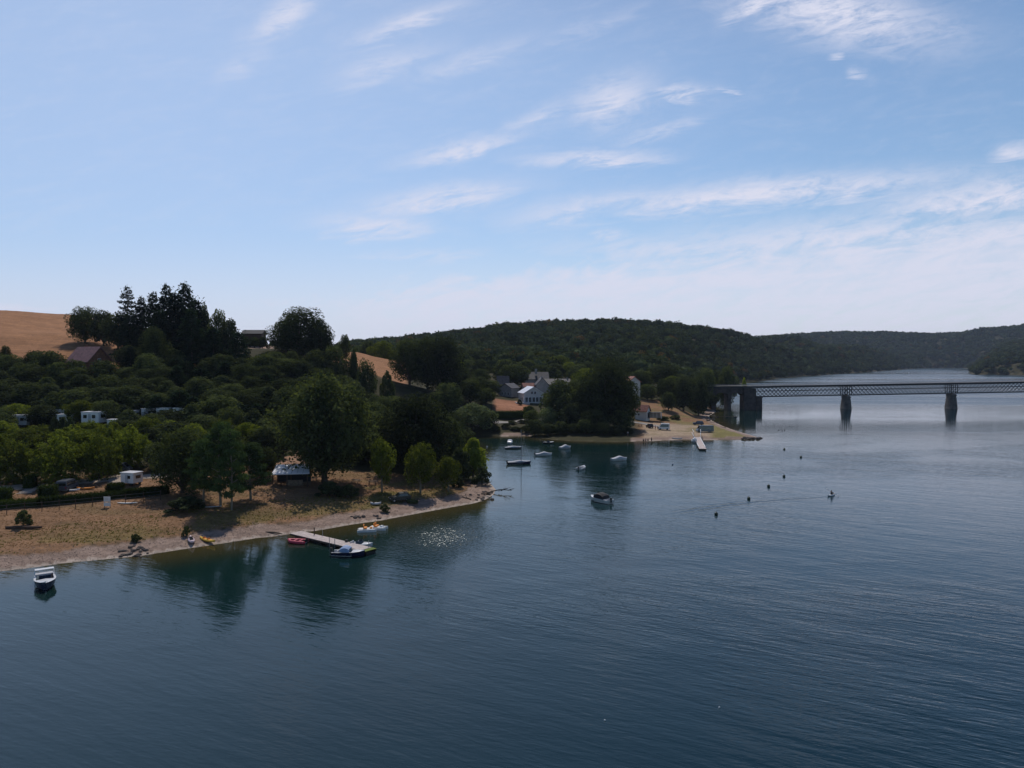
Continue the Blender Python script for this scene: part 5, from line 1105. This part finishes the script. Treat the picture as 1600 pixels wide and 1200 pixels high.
# ------------------------------------------------------------------ buoys
def buoy(px, py, r, m, label, group=None):
    p = wat(px, py); e = empty('buoy', (p.x, p.y, 0), 0, label=label, cat='buoy', group=group); mb = MB(); rings = []
    for i in range(1, 8): th = math.pi * i / 8; rings.append([(r * math.sin(th) * math.cos(a), r * math.sin(th) * math.sin(a), r * .45 - r * 1.05 * math.cos(th)) for a in [2 * math.pi * k / 12 for k in range(12)]])
    mb.loft(rings); mb.build('float', m, e, True); mb = MB(); mb.tube([(0, 0, r * 1.4), (0, 0, r * 1.9)], r * .14, 6); mb.build('ring', m, e)
M_BUOY = mat('dark_green_buoy', (.02, .035, .015), .5)
for px, py, lb in ((1119, 804.5, 'nearest dark buoy of the line'), (1170, 780, 'second nearest dark buoy of the line'), (1201, 760.5, 'third dark buoy of the line'), (1225, 745, 'fourth dark buoy of the line'), (1251.5, 715, 'dark buoy right of the line, far out'), (1225.5, 702.5, 'farthest dark buoy of the line')):
    buoy(px, py, .34, M_BUOY, lb, 'line of dark buoys across the lake')
buoy(1051, 726, .26, M_COVER, 'pale buoy between the moored boats and the floating jetty'); buoy(761, 698.5, .25, M_WHITE, 'small white buoy right of the yellow green shrub')
buoy(945, 1126, .07, M_WHITE, 'tiny white float low in open water, the left of two'); buoy(1124, 1106, .07, M_WHITE, 'tiny white float low in open water, the right of two')
def duck(px, py, lb):
    p = wat(px, py); e = empty('duck', (p.x, p.y, 0), random.uniform(0, 6), label=lb, cat='duck', group='ducks on the lake'); mb = MB(); 
    rings = [[(x, w_ * math.cos(a), z + h * math.sin(a)) for a in [2 * math.pi * k / 8 for k in range(8)]] for x, w_, h, z in ((-.42, .02, .02, .26), (-.28, .12, .09, .16), (0, .19, .15, .12), (.2, .15, .14, .14), (.27, .07, .08, .26), (.30, .06, .07, .38), (.36, .065, .06, .43), (.44, .03, .025, .42), (.54, .03, .012, .40))]
    mb.loft(rings); mb.build('body', M_DARKF, e, True)
for i, (x, y) in enumerate(((1217, 672.3), (1222, 673), (1226, 672.6))): duck(x, y, ('left', 'middle', 'right')[i] + ' one of three dark ducks in front of the bridge')
# ------------------------------------------------------------------ people
def person(name_loc, rz, J, label, cloth, hair=M_DARKF, group=None, shirt=None, z=0.0):
    """J: joints of a standing or seated body in metres"""
    e = empty('person', name_loc, rz, label=label, cat='person', group=group); e.location.z += z
    names = list(J); V = [J[k][0] for k in names]; E = [(names.index(a), names.index(b)) for a, b in (('pelvis','chest'),('chest','neck'),('neck','head'),('head','crown'),('chest','ls'),('ls','le'),('le','lw'),('lw','lh'),('chest','rs'),('rs','re'),('re','rw'),('rw','rh'),
       ('pelvis','lhip'),('lhip','lk'),('lk','la'),('la','lt'),('pelvis','rhip'),('rhip','rk'),('rk','ra'),('ra','rt'))]
    me = bpy.data.meshes.new('body'); me.from_pydata(V, E, []); o = link('body', me, e); me.materials.append(M_SKIN)
    m = o.modifiers.new('skin', 'SKIN'); sk = me.skin_vertices[0].data if me.skin_vertices else None
    if sk is None:
        bpy.context.view_layer.objects.active = o; me.attributes
    import bmesh
    b = bmesh.new(); b.from_mesh(me); lay_ = b.verts.layers.skin.verify()
    for i, v in enumerate(b.verts): r = J[names[i]][1]; v[lay_].radius = (r, r); v[lay_].use_root = (i == 0)
    b.to_mesh(me); b.free(); s_ = o.modifiers.new('sub', 'SUBSURF'); s_.levels = 1; s_.render_levels = 1
    def P(k): return Vector(J[k][0])
    mb = MB(); mb.tube([P('pelvis') - Vector((0, 0, .04)), P('pelvis').lerp(P('chest'), .6), P('chest') + Vector((0, 0, .06))], [.185, .175, .15], 10); 
    for s in 'lr': mb.tube([P(s + 's'), P(s + 's').lerp(P(s + 'e'), .6)], [.085, .07], 8)
    mb.build('shirt', shirt or cloth, e, True); mb = MB()
    for s in 'lr': mb.tube([P(s + 'hip') + Vector((0, 0, .06)), P(s + 'hip').lerp(P(s + 'k'), .8)], [.125, .095], 8)
    mb.build('shorts', cloth, e, True); mb = MB(); h = P('crown'); mb.blob((h.x - .012, h.y, h.z + .005), (.105, .098, .10), 3, .05, 10, 6); mb.build('hair', hair, e, True); return e
def J_stand(hh=1.7):
    k = hh / 1.7; q = lambda x, y, z, r: ((x * k, y * k, z * k), r * k)
    return dict(pelvis=q(0,0,.95,.14), chest=q(0,0,1.3,.15), neck=q(0,0,1.47,.055), head=q(.01,0,1.56,.085), crown=q(.01,0,1.64,.085), ls=q(0,.18,1.38,.06), le=q(-.02,.25,1.12,.045), lw=q(.05,.26,.88,.032), lh=q(.08,.26,.80,.035),
      rs=q(0,-.18,1.38,.06), re=q(.0,-.26,1.12,.045), rw=q(.08,-.24,.9,.032), rh=q(.11,-.24,.82,.035), lhip=q(0,.1,.88,.09), lk=q(.02,.11,.48,.06), la=q(0,.12,.08,.042), lt=q(.14,.13,.03,.035), rhip=q(0,-.1,.88,.09), rk=q(.02,-.11,.48,.06), ra=q(0,-.12,.08,.042), rt=q(.14,-.13,.03,.035))
def J_sit():
    q = lambda x, y, z, r: ((x, y, z), r)
    return dict(pelvis=q(0,0,.12,.14), chest=q(.03,0,.50,.15), neck=q(.05,0,.68,.055), head=q(.06,0,.78,.085), crown=q(.06,0,.86,.085), ls=q(.04,.18,.58,.06), le=q(.18,.28,.42,.045), lw=q(.38,.24,.50,.032), lh=q(.45,.22,.52,.035),
      rs=q(.04,-.18,.58,.06), re=q(.2,-.28,.36,.045), rw=q(.40,-.26,.36,.032), rh=q(.47,-.25,.37,.035), lhip=q(.05,.1,.10,.09), lk=q(.45,.16,.26,.06), la=q(.8,.14,.08,.042), lt=q(.88,.14,.18,.035), rhip=q(.05,-.1,.10,.09), rk=q(.45,-.16,.26,.06), ra=q(.8,-.14,.08,.042), rt=q(.88,-.14,.18,.035))
pk = wat(1299, 774.5); kayak(Vector((pk.x, pk.y, 0)), 2.9, .82, R(38), 'white sit on kayak carrying a paddler in open water', M_WHITE, z=-.08, seats=0)
e = person(Vector((pk.x, pk.y, .2)), R(38), J_sit(), 'person in dark clothing paddling the white kayak', M_DARKF)
e2 = empty('paddle', (pk.x, pk.y, .2), R(38), label='double bladed paddle held by the person in the kayak', cat='paddle'); mb = MB(); mb.tube([(.47, -1.0, .06), (.46, 1.0, .83)], .02, 6); mb.build('shaft', M_BLACK, e2)
for y0, z0, y1, z1 in ((-1.0, .06, -1.35, -.07), (1.0, .83, 1.35, .96)): mb = MB(); mb.tube([(.465, y0, z0), (.465, (y0 + y1) / 2, (z0 + z1) / 2), (.465, y1, z1)], [.03, .09, .06], 8); mb.build('blade', M_WHITE, e2)
PG = 'bathers at the edge of the far beach'
for px, py, rz, hh, lb, c in ((1005.5, 690.6, 1.2, 1.35, 'bather wading, leftmost of the group at the far beach', M_DARKF), (1009, 690.8, -.8, 1.5, 'second bather from the left wading off the far beach', M_NAVY), (1012.5, 690.2, 2.0, 1.4, 'third bather from the left wading off the far beach', M_WOODD), (1018, 690.0, .4, 1.75, 'tallest bather, standing rightmost at the far beach', M_DARKF)):
    p = wat(px, py); person(Vector((p.x, p.y, -.25)), rz, J_stand(hh), lb, c, group=PG)
p = on(981, 681); person(p, 1.9, J_stand(1.7), 'person in pale top standing in the shade of the huge dark tree', M_NAVY, shirt=M_COVER)
p = on(1024, 671.5); person(p, 2.4, J_stand(1.7), 'person in red standing between the dark car and the white camper', M_NAVY, shirt=M_RED)
p = on(1028, 672); person(p, -1.4, J_stand(1.65), 'person in dark clothes beside the white camper', M_DARKF)
# ------------------------------------------------------------------ shelter, tables, sign, fence
p = on(455, 761); D = p.y; xl_, xr_ = (423 - 800) / FP * D, (479 - 800) / FP * D; zf = zrow(741.5, D) ; cxm = (xl_ + xr_) / 2
e = empty('beach_shelter', (cxm, D, p.z), R(6), label='open beach shelter with white sloping roof beside the tallest tree', cat='shelter'); Lr = xr_ - xl_; hf = zf - p.z
mb = MB(); dp = 4.6; rise_ = 1.35
v = [(-Lr / 2, 0, hf), (Lr / 2 + .3, 0, hf + .1), (Lr / 2 - .6, dp, hf + rise_), (-Lr / 2, dp, hf + rise_ - .1)]; v += [(a, b_, c - .14) for a, b_, c in v]; mb.add(v, [(0, 1, 2, 3), (7, 6, 5, 4), (0, 4, 5, 1), (1, 5, 6, 2), (2, 6, 7, 3), (3, 7, 4, 0)]); rf = mb.build('roof', M_ROOFW, e)
mb = MB(); x = -Lr / 2 + .5
while x < Lr / 2: mb.add([(x, .02, hf + .05), (x + .05, .02, hf + .05), (x - .12, dp - .1, hf + rise_ - .01), (x - .17, dp - .1, hf + rise_ - .01), (x, .02, hf + .09), (x + .05, .02, hf + .09), (x - .12, dp - .1, hf + rise_ + .04), (x - .17, dp - .1, hf + rise_ + .04)], [(4, 5, 6, 7), (0, 4, 7, 3), (1, 2, 6, 5)]); x += 1.1
mb.build('roof_seam', M_GREY, rf)
for x in (-Lr / 2 + .2, -.6, Lr / 2 - .2):
    for y in (.3, dp - .4): mb = MB(); mb.box((x, y, (hf - .1 + rise_ * y / dp) / 2 - .2), (.16, .16, hf + rise_ * y / dp + .1)); mb.build('post', M_WOODD, e)
mb = MB(); mb.box((0, dp - .3, 1.1), (Lr - .6, .12, 2.2)); mb.build('back_wall', M_DARKF, e); mb = MB(); mb.box((.6, 1.6, .55), (3.2, .6, 1.1)); mb.build('counter', M_WOOD, e)  # back wall near black, the interior's shade put into its colour
def table(px, py, rz, lb, m=M_WOOD, gp='picnic tables on the meadow'):
    p = on(px, py); e = empty('picnic_table', p, rz, label=lb, cat='picnic table', group=gp)
    mb = MB(); [mb.box((0, y, .74), (1.8, .17, .05)) for y in (-.3, -.1, .1, .3)]; mb.build('table_top', m, e)
    for s in (-1, 1): mb = MB(); mb.box((0, s * .72, .44), (1.8, .26, .05)); mb.build('bench_seat', m, e)
    for x in (-.65, .65): mb = MB(); mb.tube([(x, -.72, 0), (x, -.2, .72)], .045, 5); mb.tube([(x, .72, 0), (x, .2, .72)], .045, 5); mb.tube([(x, -.75, .4), (x, .75, .4)], .04, 5); mb.build('leg_frame', m, e)
table(582, 757, .1, 'dark picnic table behind the slim young tree', M_WOODD); table(556, 755, -.2, 'pale picnic table in the shade right of the tallest tree'); table(479, 759, .3, 'picnic table beside the right end of the shelter'); table(489, 752, .2, 'picnic table farther behind the shelter end')
table(986, 664, .1, 'left picnic table by the track under the huge dark tree', M_WOODD, 'tables by the far track'); table(1000, 666.5, .1, 'right picnic table by the track, near the dark car', M_WOODD, 'tables by the far track')
p = on(167.5, 793); e = empty('sign_board', p, R(-4), label='white notice board on two posts on the meadow', cat='sign')
for x in (-.5, .5): mb = MB(); mb.box((x, .03, .95), (.08, .08, 1.9)); mb.build('post', M_GREY, e)
mb = MB(); mb.box((0, 0, 1.45), (1.2, .05, .85)); mb.build('panel', M_WHITE, e); mb = MB(); mb.box((0, 0, .55), (1.2, .05, .6)); mb.build('panel', M_WHITE, e)
mb = MB(); [mb.box((-.15, -.032, 1.7 - .14 * i), (.7 - .1 * (i % 2), .012, .035)) for i in range(4)]; mb.build('panel_stripe', M_GREY, e)
fp = [(-16, 807), (10.5, 804), (38.5, 801), (65.5, 799.5), (92.5, 797), (118, 795), (144.5, 792), (170, 789.5), (196, 787), (224, 784), (251, 781)]
P0 = on(*fp[0]); e = empty('meadow_fence', P0, 0, label='thin wire fence with wooden posts along the top of the dry meadow', cat='fence'); Q = [on(*q) - P0 for q in fp]
for q in Q: mb = MB(); mb.tube([q + Vector((0, 0, -.2)), q + Vector((.02, 0, 1.75))], .055, 6); mb.build('post', M_WOODD, e)
mb = MB()
for h in (.5, 1.0, 1.55): mb.tube([q + Vector((0, 0, h)) for q in Q], .012, 4)
mb.build('wire', M_GREY, e)
p = on(37, 826); e = empty('log', p, R(2), label='long dark log lying on the dry meadow at the left', cat='log'); mb = MB(); mb.tube([(-2.7, 0, .2), (-1, .08, .24), (1, -.05, .22), (2.7, .05, .2)], [.2, .24, .23, .17], 9); mb.build('trunk_piece', M_WOODD, e)
p = on(428, 834); e = empty('mooring_log', p, R(-20), label='dark log at the waterline beside the foot of the wooden jetty', cat='log'); mb = MB(); mb.tube([(-1.6, 0, .15), (0, .05, .2), (1.6, 0, .1)], [.1, .14, .08], 8); mb.build('trunk_piece', M_BARK, e)
p = wat(491, 842); e = empty('mooring_post', (p.x, p.y, 0), 0, label='dark mooring post standing in the water behind the wooden jetty', cat='post'); mb = MB(); mb.tube([(0, 0, -1), (.03, 0, 1.7)], .08, 7); mb.build('pole', M_WOODD, e); mb = MB(); mb.tube([(.03, 0, 1.7), (.03, 0, 1.78)], .11, 7); mb.build('cap', M_BLACK, e)
# bare driftwood at the tip
def drift(px, py, L, rz, lb, seed):
    rr = random.Random(seed); p = on(px, py); o_ = MB()
    def br_(a, d, l, r, k):
        b_ = a + d * l; o_.tube([a, a.lerp(b_, .5) + Vector((rr.uniform(-.05, .05), rr.uniform(-.05, .05), rr.uniform(0, .08))) * l, b_], [r, r * .8, r * .5], 5)
        if k > 0:
            for _ in range(3): t = rr.uniform(.35, .95); br_(a.lerp(b_, t), (d + Vector((rr.uniform(-.7, .7), rr.uniform(-.7, .7), rr.uniform(-.05, .5)))).normalized(), l * rr.uniform(.3, .5), r * .5, k - 1)
    br_(Vector((0, 0, .1)), Vector((1, 0, .08)).normalized(), L, .13, 2); o = o_.build('driftwood', M_BARK, None, loc=p); o.rotation_euler = (0, 0, rz); tag(o, lb, 'driftwood', 'driftwood on the spit')
drift(766, 769, 4.6, R(-4), 'long bare branch reaching over the water at the tip', 1); drift(752, 772, 2.8, R(-40), 'driftwood branch lying on the beach below the bushes', 2); drift(742, 762, 3.0, R(25), 'branching driftwood under the dark low bush', 3); drift(736, 781, 2.2, R(150), 'short driftwood near the waterline', 4); drift(758, 758, 2.6, R(60), 'upright snag beside the dark low bush', 5)
# rocks: a few prototypes, copied
rock_me = []
for i in range(5): mb = MB(); mb.blob((0, 0, .12), (.5, .4, .32), i + 9, .28, 7, 5); rock_me.append(mb.mesh('rock', M_ROCK))
def rocks(spots, label, group, smin=.5, smax=1.3):
    for i, (px, py) in enumerate(spots):
        p = on(px, py); o = link('rock', rock_me[i % 5], None, p); s = random.uniform(smin, smax); o.scale = (s * random.uniform(.8, 1.4), s, s * random.uniform(.6, 1)); o.rotation_euler = (0, 0, random.uniform(0, 6)); tag(o, label, 'rock', group)
rocks([(random.uniform(184, 226) + k * .3, random.uniform(853, 871)) for k in range(30)], 'dark rough rock in the heap crossing the near beach', 'rock heap on the near beach', .35, .85)
rocks([(random.uniform(735, 770), random.uniform(765, 783)) for k in range(16)], 'rock scattered on the beach at the tip of the spit', 'rocks at the spit', .4, 1.0)
rocks([(1160 + k * 1.6, 686.3 - (k % 3) * .7) for k in range(18)], 'rock along the end of the far promontory', 'rocks at the promontory', .8, 1.9)
rocks([(random.uniform(1104, 1116), random.uniform(646, 658)) for k in range(20)], 'pale rock on the bank below the viaduct', 'rocks under the viaduct', .8, 1.8)
rocks([(random.uniform(545, 600), random.uniform(806, 814)) for k in range(10)], 'rock in the shade on the beach beside the pedal boats', 'rocks by the pedal boats', .5, 1.1)
# ------------------------------------------------------------------ grass and pebbles
def tufts(name, label, n_, px0, px1, dmin, dmax, hh, m, keep, seed):
    rg = np.random.default_rng(seed); X = rg.uniform((px0 - 800) / FP * 125, (px1 - 800) / FP * 125, n_ * 6); Y = rg.uniform(95, 158, n_ * 6); px = X / Y * FP + 800; sd = sdist(X, Y)
    ok = (px > px0) & (px < px1) & (sd > dmin) & (sd < dmax) & keep(px, Y, sd, rg.random(len(X)), fbm(X / 6, Y / 6, 4, 11) / .94); X, Y = X[ok][:n_], Y[ok][:n_]; Z = Hf(X, Y); V = []
    k = len(X); a = rg.uniform(0, 6.28, (k, 3)); h = hh * rg.uniform(.5, 1.4, (k, 3)); P = np.stack([X, Y, Z], -1)[:, None, :] + np.concatenate([rg.normal(size=(k, 3, 2)) * .08, np.zeros((k, 3, 1))], -1)
    d = np.stack([np.cos(a), np.sin(a), a * 0], -1) * .07; tip = np.stack([rg.normal(size=(k, 3)) * .08, rg.normal(size=(k, 3)) * .08, h], -1); V = np.stack([P - d, P + d, P + tip], 2).reshape(-1, 3)
    o = link(name, np_mesh(name, V, np.arange(len(V)).reshape(-1, 3), m)); return tag(o, label, 'grass', kind='stuff')
M_GRNG = leaf_mat('green_grass_blades', (.09, .10, .02), (.17, .15, .04), .2)
M_DRYG = leaf_mat('dry_grass_blades', (.17, .10, .045), (.28, .165, .08), .2)
tufts('shore_grass', 'green grass fringe above the near beach', 3500, -20, 760, 6.0, 17, 0.16, M_GRNG, lambda px, Y, sd, r, nz: (r < .7) & (nz > .42), 1)
tufts('dry_grass', 'dry grass tufts of the meadow', 9000, -20, 760, 8, 52, .08, M_DRYG, lambda px, Y, sd, r, nz: r < .9, 2)
o = None; rg = np.random.default_rng(9); X = rg.uniform(-110, -3, 60000); Y = rg.uniform(92, 156, 60000); sd = sdist(X, Y); ok = (sd > .1) & (sd < 8); X, Y = X[ok][:4500], Y[ok][:4500]; Z = Hf(X, Y)
IV, IF = ico(); IV = IV[:12]; import bmesh as _b
b = _b.new(); _b.ops.create_icosphere(b, subdivisions=1, radius=1); b.free()
oct_ = np.array([(1,0,0),(-1,0,0),(0,1,0),(0,-1,0),(0,0,1),(0,0,-1)]); of = np.array([(0,2,4),(2,1,4),(1,3,4),(3,0,4),(2,0,5),(1,2,5),(3,1,5),(0,3,5)]); s = rg.uniform(.02, .075, (len(X), 1, 1)) * rg.uniform(.6, 1.4, (len(X), 1, 3)) * np.array([1.2, 1.2, .6])
V = (oct_[None] * s + np.stack([X, Y, Z + .02], -1)[:, None]).reshape(-1, 3); Fq = (of[None] + (np.arange(len(X)) * 6)[:, None, None]).reshape(-1, 3)
tag(link('beach_pebbles', np_mesh('beach_pebbles', V, Fq, mat('pebble', (.27, .20, .165), .9, var=.5, scale=.8))), 'grey pebbles strewn over the near beach', 'pebbles', kind='stuff')
# ------------------------------------------------------------------ air
HZ = bpy.data.materials.new('haze'); HZ.use_nodes = True; nt = HZ.node_tree; nt.nodes.clear(); o_ = nt.nodes.new('ShaderNodeOutputMaterial'); v_ = nt.nodes.new('ShaderNodeVolumePrincipled')
v_.inputs['Color'].default_value = (.62, .74, .95, 1); v_.inputs['Density'].default_value = 0.00005; v_.inputs['Anisotropy'].default_value = 0.2; nt.links.new(v_.outputs[0], o_.inputs['Volume'])
mb = MB(); mb.box((500, 1500, 86), (9200, 4900, 190)); o = mb.build('haze', HZ); tag(o, 'thin blue air over the lake and hills', 'haze', kind='stuff')
